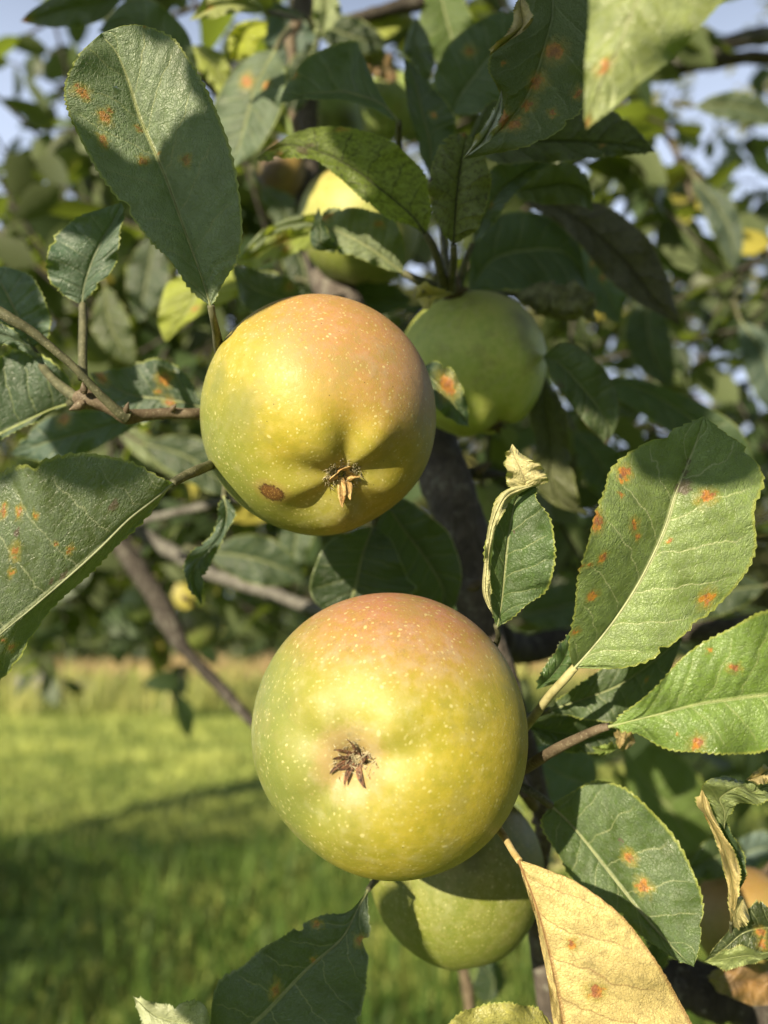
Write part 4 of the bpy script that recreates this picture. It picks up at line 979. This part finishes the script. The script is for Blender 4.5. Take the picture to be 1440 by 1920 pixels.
leaf('big golden yellow leaf hanging at the bottom, with a long tan petiole', .232,
     '972,1612; 980,1645 985,1645 1027,1631,1; 994,1690,-1 1000,1685 1086,1655,2; 1007,1735,-2 1018,1745 1167,1720,1; 1018,1790,-2 1035,1815 1226,1795; 1029,1850,-2 1050,1890 1267,1870,-1; 1040,1930 1062,1970 1307,1950,-2; 1060,2010 1085,2050 1300,2040; 1150,2150',
     pet=[(974, 1614, .232, 7), (962, 1597, .236, 7), (948, 1573, .244, 7), (932, 1550, .262, 8), (905, 1515, .285, 9)], petmat=stem_material('tan_stem', (.30, .22, .08), (.42, .33, .15)),
     netk=.05, top=(.56, .43, .17), under=(.56, .43, .18), trans=(.6, .4, .08), vein=(.34, .20, .08), rim=(.34, .20, .08), dust=.05, soot=.45, spots=[(1073, 1771, 9), (1115, 1860, 15)], fold=1, arch=3, bulge=2.2, quilt=.35, teeth=34, tooth=.4, NU=56, NV=170, seed=154, rough=.6)
leaf('dark leaf with a pale turned over tip, hanging under the lowest apple', .27,
     '690,1668; 654,1709 670,1705 689,1711; 600,1720 640,1760 690,1792; 530,1755 572,1820 681,1872; 460,1808 495,1900 660,1960; 402,1866 435,1955 600,2040; 392,2030', pet=[(690, 1668, .27, 5), (705, 1650, .285, 6), (740, 1620, .32, 6)],
     top=(.05, .085, .045), dust=.6, spots=[(515, 1857, 12), (676, 1762, 9), (595, 1732, 8), (590, 1800, 6)], rim=(.2, .24, .12), fold=2, seed=161,
     extra=[dict(name='turned_tip', rows='249,1868; 285,1880 285,1900 272,1920; 322,1885 325,1915 320,1960; 384,1886 370,1925 370,1980; 392,1960', d=.262, top=(.42, .46, .27), dust=.4)])
leaf('pale yellow green leaf rim along the bottom margin left of the golden leaf', .235, '1052,1940; 1002,1890 1002,1930 1002,1990; 925,1884 920,1930 920,1990; 862,1902 860,1932 860,1980; 808,1950', top=(.36, .34, .09), dust=.3, soot=.2, teeth=28, fold=2)
leaf('twisted leaf with curled tan edges, above the orange apple at the right', .255,
     '1358,1553; 1335,1520 1358,1520 1369,1520; 1318,1490 1350,1497 1386,1506; 1325,1464 1375,1480,4 1402,1506; 1368,1457 1392,1476,3 1420,1508; 1396,1464 1412,1485 1435,1500; 1425,1450 1438,1470 1450,1480; 1470,1450', top=(.17, .21, .07), dust=.5, wave=2.5, teeth=26,
     extra=[dict(name='curled_edge', rows='1316,1478; 1308,1510 1322,1515 1338,1528; 1322,1530 1336,1545 1350,1555; 1344,1580 1357,1590 1373,1592; 1359,1630 1371,1640 1386,1642; 1366,1680 1376,1690 1382,1690; 1370,1732', d=.25, top=(.50, .40, .17), dust=.1, spots=[(1320, 1530, 7), (1327, 1540, 5)]),
            dict(name='inner_blade', rows='1345,1520; 1352,1570 1362,1570 1370,1560; 1370,1620 1382,1615 1394,1610; 1376,1660 1386,1655 1396,1650; 1382,1674', d=.262, top=(.04, .075, .03), dust=.3),
            dict(name='curled_tip', rows='1398,1462; 1415,1448 1418,1458 1425,1470; 1434,1438 1436,1448 1440,1462; 1455,1440', d=.25, top=(.52, .42, .2), dust=.1)], pet=[(1370, 1730, .25, 3), (1371, 1760, .26, 3)])
leaf('dark leaf with lit folded rims in front of the orange apple', .26,
     '1470,1740; 1430,1692 1430,1740 1440,1795; 1401,1707 1392,1750 1400,1795; 1366,1745 1356,1780 1368,1808; 1320,1803', top=(.05, .07, .025), dust=.3, rim=(.40, .40, .14), fold=2, spots=[(1425, 1745, 10), (1430, 1770, 8)],
     extra=[dict(name='folded_rim', rows='1468,1778; 1430,1785 1430,1792 1430,1800; 1395,1775 1397,1792 1398,1808; 1358,1785 1358,1798 1358,1815; 1320,1803', d=.254, top=(.28, .34, .12), dust=.5),
            dict(name='pale_lobe', rows='1376,1740; 1370,1700 1382,1710 1398,1735; 1374,1682 1390,1692 1403,1712; 1392,1680', d=.254, top=(.50, .44, .2), dust=.1)])
leaf('withered brown leaf on the dark branch in the lower right corner', .33, '1325,1830; 1370,1810 1365,1840,6 1350,1860; 1410,1805,4 1405,1840 1390,1875; 1450,1820 1440,1850,6 1430,1885; 1480,1860', top=(.24, .15, .08), under=(.3, .2, .1), dust=.1, dry=.9, wave=4, fold=4, tooth=1.2, rim=(.3, .2, .1), vein=(.3, .2, .12), name='withered_leaf', cat='dead leaf', group='dried leaves')
leaf('dark pale rimmed leaf in the gap between the two front apples', .35,
     '715,930; 770,942 752,985 700,1005; 840,1000 800,1050 740,1085; 864,1072 830,1102 770,1125; 858,1125 830,1130 800,1140; 845,1150', top=DK, dust=.25, rim=(.38, .38, .2), tooth=.5, pet=[(715, 930, .35, 6), (690, 900, .33, 7)])
leaf('dark broad leaf in the gap between the two front apples, left one', .34,
     '700,985; 622,1012 680,1040 738,1020; 592,1060 670,1085 762,1082; 586,1122 660,1120 774,1112; 640,1165', top=DK, dust=.25, rim=(.25, .3, .15), tooth=.5, pet=[(700, 985, .34, 6), (710, 950, .34, 7)])
leaf('small leaf with one large orange spot overlapping the plain green shaded apple', .315,
     '790,690; 820,680 815,715 805,742; 856,706 840,740 822,768; 873,750 858,768 844,784; 879,800', top=(.055, .10, .045), spots=[(838, 724, 19)], dust=.5, relief=.2, quilt=.05)
leaf('scrap of yellow leaf with two dark windows on top of the shaded apple', .33, '852,550; 822,541 822,552 816,563; 791,532 796,555 800,579; 779,560', top=(.45, .38, .08), blemish=[(795, 548, 6), (805, 556, 5)], dust=.1, wave=.5)
leaf('blurred teal leaf behind the lower right petiole', .42, '985,1400; 1050,1395 1050,1450 1010,1500; 1110,1420 1100,1470 1060,1520; 1120,1480', top=(.06, .11, .075), dust=.8, spots=[(1015, 1470, 8)], tooth=.2)
leaf('small round dark leaf low in the middle near the pale twig', .55, '890,1790; 935,1805 920,1830 895,1815; 948,1838 925,1852 885,1845; 930,1872 915,1875 893,1865; 905,1882', top=(.03, .055, .03), dust=.2, tooth=.2)
leaf('blue grey blurred leaf at the right margin above the orange apple', .48, '1470,1600; 1440,1560 1430,1590 1420,1625; 1400,1565 1395,1600 1390,1640; 1360,1600', top=(.10, .15, .14), dust=.8, tooth=.2)
leaf('green leaf lying under the twisted leaf left of the orange apple', .40, '1285,1630; 1330,1570 1335,1610 1325,1650; 1370,1560 1370,1600 1370,1640; 1400,1600', top=(.05, .09, .03), dust=.4, tooth=.3)
leaf('large blurred sunny leaf behind the bottom right stems', .60, '1165,1400; 1220,1395 1215,1470 1185,1520; 1290,1430 1260,1520 1215,1570; 1330,1500 1290,1570 1250,1600; 1330,1590', top=(.10, .16, .03), dust=.2, tooth=.2)
leaf('slim green leaf pointing up from the dark knobbly branch', .33, '1230,1850; 1215,1800 1230,1795 1250,1800; 1215,1745 1235,1745 1262,1750; 1262,1700', top=DK, dust=.2)

def simple_leaf(label, cx, cy, ln, ang, wd, d, **kw):
    a = math.radians(ang); ux, uy = math.cos(a), -math.sin(a); nx, ny = -uy, ux
    rr = random.Random(int(cx * 7 + cy)); cv = rr.uniform(-.12, .12)
    rows = []
    for t, k in ((0, 0), (.15, .55), (.35, .95), (.55, 1), (.75, .78), (.9, .42), (1, 0)):
        x = cx + ux * ln * (t - .5) + nx * ln * cv * math.sin(math.pi * t); y = cy + uy * ln * (t - .5) + ny * ln * cv * math.sin(math.pi * t)
        h = wd / 2 * k
        rows.append('%g,%g' % (x, y) if not k else '%g,%g %g,%g %g,%g' % (x + nx * h, y + ny * h, x, y, x - nx * h * rr.uniform(.8, 1.1), y - ny * h))
    x0, y0 = cx - ux * ln * .5, cy - uy * ln * .5
    kw.setdefault('tooth', .6)
    return leaf(label, d, '; '.join(rows), pet=[(x0, y0, d, 4), (x0 - ux * 18, y0 - uy * 18, d + .005, 4), (x0 - ux * 45 + 4, y0 - uy * 40, d + .02, 5)], NU=20, NV=60, **kw)
simple_leaf('pale green leaf tip hanging from the top edge beside the dark limb', 603, 20, 110, -95, 48, .47, top=(.20, .25, .11), dust=.7)
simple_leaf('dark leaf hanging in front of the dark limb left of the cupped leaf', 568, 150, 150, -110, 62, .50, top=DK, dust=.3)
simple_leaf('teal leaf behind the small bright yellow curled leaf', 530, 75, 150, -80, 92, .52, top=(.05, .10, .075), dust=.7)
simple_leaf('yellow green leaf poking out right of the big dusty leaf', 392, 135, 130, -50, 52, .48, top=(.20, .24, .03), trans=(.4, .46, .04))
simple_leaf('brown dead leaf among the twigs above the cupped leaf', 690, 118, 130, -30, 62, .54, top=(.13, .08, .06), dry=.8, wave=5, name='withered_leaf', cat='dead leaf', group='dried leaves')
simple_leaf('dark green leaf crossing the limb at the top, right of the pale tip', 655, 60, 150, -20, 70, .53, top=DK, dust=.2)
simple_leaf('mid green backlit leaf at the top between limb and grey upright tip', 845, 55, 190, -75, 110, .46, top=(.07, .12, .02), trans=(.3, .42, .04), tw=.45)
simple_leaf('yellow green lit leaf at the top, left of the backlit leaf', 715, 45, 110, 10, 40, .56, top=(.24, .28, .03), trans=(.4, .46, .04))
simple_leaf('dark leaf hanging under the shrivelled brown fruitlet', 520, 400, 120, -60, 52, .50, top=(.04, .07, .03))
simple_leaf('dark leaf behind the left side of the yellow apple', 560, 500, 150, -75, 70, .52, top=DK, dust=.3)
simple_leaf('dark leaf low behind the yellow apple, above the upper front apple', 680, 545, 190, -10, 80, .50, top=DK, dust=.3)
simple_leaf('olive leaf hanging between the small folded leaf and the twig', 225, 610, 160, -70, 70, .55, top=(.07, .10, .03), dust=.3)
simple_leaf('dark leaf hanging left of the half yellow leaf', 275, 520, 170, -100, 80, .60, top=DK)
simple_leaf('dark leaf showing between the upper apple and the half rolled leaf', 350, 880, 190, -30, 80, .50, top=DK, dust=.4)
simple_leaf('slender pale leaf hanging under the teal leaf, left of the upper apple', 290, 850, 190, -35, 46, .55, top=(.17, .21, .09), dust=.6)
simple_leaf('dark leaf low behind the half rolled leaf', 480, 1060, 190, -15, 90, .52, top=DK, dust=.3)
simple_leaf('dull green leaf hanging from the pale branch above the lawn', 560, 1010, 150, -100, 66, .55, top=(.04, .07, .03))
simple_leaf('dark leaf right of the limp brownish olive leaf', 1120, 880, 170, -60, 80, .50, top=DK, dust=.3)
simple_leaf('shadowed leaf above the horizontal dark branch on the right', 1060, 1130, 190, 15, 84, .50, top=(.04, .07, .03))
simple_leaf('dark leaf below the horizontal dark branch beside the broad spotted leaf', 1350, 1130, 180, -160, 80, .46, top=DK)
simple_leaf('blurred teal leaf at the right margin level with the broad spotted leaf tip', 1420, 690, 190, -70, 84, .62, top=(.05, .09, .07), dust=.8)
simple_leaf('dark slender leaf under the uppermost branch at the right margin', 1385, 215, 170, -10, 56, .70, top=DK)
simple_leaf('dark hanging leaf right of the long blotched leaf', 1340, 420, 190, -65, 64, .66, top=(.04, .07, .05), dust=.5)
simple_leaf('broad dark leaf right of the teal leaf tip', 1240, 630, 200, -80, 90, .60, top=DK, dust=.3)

# withered roll beside the shaded apple
wr = empty('withered_leaf', W(975, 560, .38)); tag(wr, 'crumpled grey green dead leaf roll at the right shoulder of the shaded apple', 'dead leaf', 'dried leaves')
px_tube('rolled_blade', [(968, 556, .38, 6), (985, 556, .38, 16), (1010, 560, .38, 27), (1035, 566, .38, 31), (1058, 570, .378, 31), (1080, 568, .378, 34), (1098, 572, .38, 24), (1104, 588, .38, 12), (1116, 600, .38, 3)],
        leaf_material('withered_roll', top=(.15, .16, .08), under=(.15, .16, .08), dust=.6, tw=.05) if False else plain('withered_roll', (.075, .08, .035), (.20, .21, .10), 260, .8), wr, n=70, sides=36, rough=0.55, freq=150)
px_tube('petiole', [(968, 556, .38, 5), (960, 552, .38, 5), (900, 550, .36, 6), (850, 545, .345, 6)], STEM, wr, n=16)
# ------------------------------------------------------------------ foliage of the near tree further back
near = [ellip(250, 330, 1.5, 300, 120, .35) + (90,), ellip(120, 620, 1.3, 200, 160, .35) + (120,), ellip(300, 880, 1.3, 260, 160, .3) + (150,), ellip(1150, 700, .9, 110, 200, .3) + (70,), ellip(1330, 540, 1.5, 160, 110, .3) + (130,), ellip(1300, 300, 1.7, 170, 130, .3) + (90,), ellip(1350, 860, 1.5, 150, 130, .3) + (140,), ellip(1150, 620, 1.4, 100, 200, .3) + (80,), ellip(1000, 760, .7, 160, 160, .15) + (60,), ellip(130, 430, 1.0, 240, 300, .35) + (230,), ellip(330, 700, 1.0, 280, 260, .35) + (330,), ellip(560, 560, .95, 200, 260, .3) + (170,), ellip(60, 760, 1.1, 200, 250, .3) + (170,), ellip(400, 380, 1.1, 150, 300, .3) + (170,),
        ellip(420, 1010, 1.1, 280, 130, .3) + (330,), ellip(140, 1050, 1.2, 220, 110, .3) + (220,), ellip(480, 200, .9, 260, 240, .3) + (130,), ellip(760, 120, .85, 200, 200, .25) + (100,),
        ellip(980, 500, .85, 200, 300, .25) + (130,), ellip(1220, 520, 1.05, 200, 150, .3) + (60,), ellip(1050, 1000, .8, 180, 220, .25) + (110,), ellip(1200, 1380, .9, 200, 160, .25) + (80,), ellip(1300, 900, 1.0, 200, 200, .3) + (90,),
        ellip(1330, 1650, .8, 180, 140, .2) + (60,), ellip(1020, 200, .8, 160, 200, .2) + (60,)]
crown(tree, near, .058, CROWN, 5, per=6, name='crown')
# loose unseen leaves added up-sun of chosen points to cast shade on them
def shade_leaves(targets, seed):
    P, D, S = [], [], []
    rnd = random.Random(seed)
    for (px, py, d, s, size, ang) in targets:
        c = np.array(W(px, py, d) + SUN * s)
        e = RC @ Vector((math.cos(math.radians(ang)), math.sin(math.radians(ang)), 0.0))
        e = np.array((e - SUN * e.dot(SUN)).normalized())
        P.append(c - e * size / 2); D.append(e); S.append(size)
    P, D, S = map(np.array, (P, D, S))
    n = len(P); Sv = np.array(SUN); side = np.cross(D, Sv)
    st = np.array([0.0, 0.1, 0.25, 0.42, 0.6, 0.78, 0.92, 1.0]); wd = np.array([0, .16, .27, .31, .29, .2, .09, 0])
    V = []; T = []
    for i in range(n):
        b = len(V)
        for k in range(8):
            m = P[i] + D[i] * S[i] * st[k] - Sv * S[i] * .15 * st[k] ** 2
            V += [m - side[i] * S[i] * wd[k], m - Sv * 0.002 * (wd[k] > 0), m + side[i] * S[i] * wd[k]]
        for k in range(7):
            for q in (0, 1): T.append((b + 3 * k + q, b + 3 * k + q + 1, b + 3 * k + q + 4)); T.append((b + 3 * k + q, b + 3 * k + q + 4, b + 3 * k + q + 3))
    o = mesh_obj('added_shade_leaves', np.array(V), np.array(T), CROWN, tree, attrs={'tint': np.full(len(V), .4)}); tag(o, kind='stuff')
SH = []
rs = random.Random(2)
# over the spur, the shaded apple and the top of the picture
for gx in range(-3, 13):
    for gy in range(-2, 12):
        px, py = 460 + gx * 75 + rs.uniform(-18, 18), -40 + gy * 72 + rs.uniform(-18, 18)
        if px < 440 and py > 300: continue
        if py > 520 and (px < 850): continue
        if py > 880 or px > 1230 + (py < 420) * -20: continue
        if 530 < px < 740 and 330 < py < 470: continue
        if px < 430: continue
        SH.append((px, py, .36, rs.uniform(.42, .62), rs.uniform(.034, .046), rs.uniform(0, 360)))
# over the big dusty leaf and its neighbours
SH += [(575, 60, .57, .5, .05, 90), (575, 160, .56, .5, .05, 90), (575, 280, .55, .5, .05, 90), (270, 1130, .75, .6, .05, 0), (370, 1170, .72, .6, .05, 0), (790, 610, .345, .5, .034, 40), (850, 600, .34, .5, .034, 90), (900, 650, .34, .45, .034, 10), (840, 740, .34, .5, .03, 70), (722, 1730, .30, .5, .034, 60), (1385, 1740, .38, .4, .03, 60)]
SH += [(405, 200, .25, .30, .040, 80), (345, 420, .25, .28, .042, 100), (425, 420, .25, .28, .040, 90), (225, 140, .25, .16, .018, 60), (340, 90, .25, .5, .016, 20), (395, 330, .25, .28, .036, 60), (225, 380, .25, .3, .034, 130),
       (130, 540, .29, .3, .022, 20), (205, 410, .29, .3, .03, 40), (30, 560, .3, .35, .045, 90), (320, 720, .33, .4, .04, 0), (180, 800, .35, .35, .05, 0), (60, 700, .30, .4, .03, 30), (30, 640, .30, .4, .03, 30),
       (230, 900, .235, .45, .026, 10), (80, 895, .235, .4, .024, 10), (300, 600, .42, .4, .05, 70), (440, 560, .40, .4, .05, 0), (330, 660, .36, .4, .05, 0), (110, 1090, .235, .4, .016, 50),
       (1345, 845, .25, .45, .036, 20), (1250, 850, .25, .45, .026, 70), (1118, 1000, .25, .25, .013, 70), (985, 1000, .25, .2, .022, 80), (450, 170, .43, .5, .06, 90), (300, 60, .42, .5, .06, 0), (150, 30, .4, .4, .05, 0),
       (1180, 60, .172, .35, .02, 80), (560, 1800, .27, .4, .05, 30), (620, 1850, .27, .4, .05, 60), (480, 1830, .27, .4, .04, 60)]
# points to stay sunlit: added shade leaves that would cover them are dropped
KEEP = [(265, 120, .25, 22), (275, 185, .25, 40), (285, 245, .25, 12), (215, 235, .25, 22), (165, 225, .25, 18), (150, 480, .29, 18), (620, 350, .44, 30), (650, 400, .44, 25), (690, 440, .34, 30), (60, 1050, .235, 60), (130, 1010, .235, 30),
        (60, 1150, .235, 40), (1200, 1060, .25, 60), (1290, 1090, .25, 60), (1150, 1180, .25, 50), (1350, 1020, .25, 40), (1180, 960, .25, 20), (1300, 1300, .225, 110), (1130, 1800, .232, 120), (1230, 1650, .28, 60), (1020, 1020, .25, 15), (985, 880, .25, 20),
        (1220, 60, .172, 40), (515, 190, .43, 14), (60, 770, .3, 16), (320, 740, .33, 14), (540, 440, .38, 10), (340, 560, .42, 20), (340, 1900, .262, 40), (1360, 1500, .255, 40), (1200, 1330, .29, 20), (320, 230, 1.2, 60), (120, 300, 1.5, 80)]
for gx in range(-2, 3):
    for gy in range(-2, 3):
        if gx * gx + gy * gy < 5.5: KEEP += [(600 + gx * 95, 786 + gy * 95, .24, 60), (728 + gx * 110, 1373 + gy * 110, .22, 70)]
def kept(t):
    c = W(t[0], t[1], t[2]) + SUN * t[3]
    for (x, y, d, r) in KEEP:
        v = c - W(x, y, d); q = v - SUN * v.dot(SUN)
        if q.length < t[4] * .33 + r * d / F: return False
    return True
n0_ = len(SH); SH = [t for t in SH if kept(t)]
shade_leaves(SH, 3)

# ------------------------------------------------------------------ other trees of the orchard
orchard_tree('apple tree standing behind on the left with sunlit yellowish leaves', -2.9, 4.6, 3.2,
    [(-2.0, 4.4, 2.7, .8, .8, .9, 3300), (-1.2, 4.2, 2.45, .7, .7, .8, 3300), (-.5, 4.2, 2.6, .6, .6, 1.0, 2600), (-1.3, 3.7, 1.95, .9, .5, .35, 1700), (.1, 4.4, 2.5, .6, .6, .9, 2000), (-.3, 4.0, 3.6, .7, .6, .6, 1500), (-1.55, 4.4, 3.3, .35, .5, .5, 700)], 41, mat=CROWN_Y, size=.08)
orchard_tree('apple tree standing behind on the right with open branches against the sky', 3.0, 4.8, 3.4,
    [(2.0, 4.3, 3.08, .8, .6, .22, 900), (1.1, 4.2, 3.1, .5, .5, .3, 1000), (2.2, 4.6, 2.0, .9, .7, .5, 3000), (1.2, 4.4, 1.9, .7, .6, .5, 2600), (.5, 4.5, 2.6, .5, .5, 1.1, 2200), (2.1, 4.3, 4.3, .7, .5, .35, 200), (2.5, 4.4, 2.6, .4, .4, .3, 300)], 43, mat=CROWN_Y, size=.08)
orchard_tree('dark apple tree far behind the fruit in the middle', .9, 8.5, 3.6,
    [(.6, 8.5, 2.3, 1.4, .9, .9, 3200), (2.1, 8.8, 2.1, 1.4, .9, .7, 2800), (-.6, 8.2, 2.1, 1.0, .8, .6, 1800), (3.6, 9.2, 2.1, 1.4, .9, .8, 2400), (-2.6, 8.6, 2.2, 1.4, .9, .7, 2600), (-4.2, 9, 2.4, 1.2, .9, .9, 2400)], 47, size=.09)
orchard_tree('apple tree beside the viewer whose shade falls on the near grass', -4.6, .6, 2.9,
    [(-4.6, .6, 1.9, 1.0, .9, .8, 1300), (-3.6, 1.2, 1.6, .8, .8, .7, 1000), (-5.6, .2, 1.9, .9, .9, .8, 900), (-3.2, .2, 1.2, .7, .7, .6, 1000), (-4.2, -.6, 1.5, .9, .9, .8, 1000)], 53)
orchard_tree('added unseen apple tree overhead and behind the viewer, holding back sky light', 1.5, -1.3, 2.9,  # unseen canopy added to cut the sky fill on fruit and leaves
    [(0.3, .2, 3.2, 1.3, 1.0, .55, 3000), (1.9, -.2, 2.5, .8, .8, .9, 2300), (1.6, -1.0, 2.2, 1.0, .9, 1.1, 3000), (.5, -1.2, 3.0, 1.0, .8, .5, 2000), (-.9, .6, 3.0, .7, .9, .5, 1500), (1.9, 1.0, 1.4, .6, .6, .7, 1300), (-.2, -.9, 3.3, .9, .9, .4, 2400), (.5, .5, 2.8, .7, .4, .2, 800), (1.2, .4, 1.0, .5, .8, .5, 1200), (2.6, -.4, 1.4, .7, 1.4, 1.0, 2600), (.9, -1.3, 1.2, .7, .6, .9, 2200)], 57, size=.085, per=9)
# far tree line
def bush(label, x, y, rx, ry, rz, n, seed, size=.28):
    b = empty('bush', (x, y, 0)); tag(b, label, 'bush', 'bushes at the far edge of the lawn')
    limb('stem', [(x, y, -.05), (x + .1, y, rz * .5), (x, y, rz)], [.12, .08, .04], BARK, b, seed=seed)
    crown(b, [(np.array((x, y, rz * .95)), np.array((rx, ry, rz)), n)], size, CROWN, seed, 8, name='foliage', twigs=False)
bush('bushy green tree at the far left edge of the lawn', -9.5, 27, 3.2, 2, 2.0, 8000, 61)
bush('broad dark bush beyond the straw coloured grass', -4.0, 29, 3.4, 2, 1.9, 8000, 62)
bush('rounded bush beyond the grass behind the lower apple', 1.5, 30, 3.2, 2, 2.1, 8000, 63)
bush('low spreading bush beyond the grass on the right', 7.5, 28, 3.6, 2, 2.0, 8000, 64)
bush('dense bush at the far right edge of the lawn', 12.5, 27, 3.0, 2, 2.2, 3600, 65)

# pale field stones at the far edge of the lawn
STONE = plain('pale_stone', (.10, .10, .10), (.26, .26, .25), 6, .9)
for (px, py, d, r, lab) in ((62, 1222, 15.0, .36, 'larger pale grey field stone at the left edge of the lawn'), (160, 1226, 15.6, .24, 'smaller pale grey field stone half hidden in the straw coloured grass')):
    c = W(px, py, d); c.z = r * .45
    th = np.linspace(0.02, np.pi - .02, 18); ph = np.linspace(0, 2 * np.pi, 26, endpoint=False)
    T, Pp = np.meshgrid(th, ph, indexing='ij')
    U = np.stack([np.sin(T) * np.cos(Pp), np.sin(T) * np.sin(Pp), np.cos(T)], -1).reshape(-1, 3)
    k = np.array([1 + .45 * mnoise.noise(Vector(u * 1.3) + Vector((px, 0, 0))) + .15 * mnoise.noise(Vector(u * 4)) for u in U])
    V = U * k[:, None] * r * np.array([1.25, .9, .75]) + np.array(c)
    i = np.arange(17)[:, None] * 26; j = np.arange(26)[None]; j2 = (j + 1) % 26
    Q = np.stack([i + j, i + 26 + j, i + 26 + j2, i + j2], -1).reshape(-1, 4)
    tag(mesh_obj('field_stone', V, Q, STONE), lab, 'stone', 'field stones')
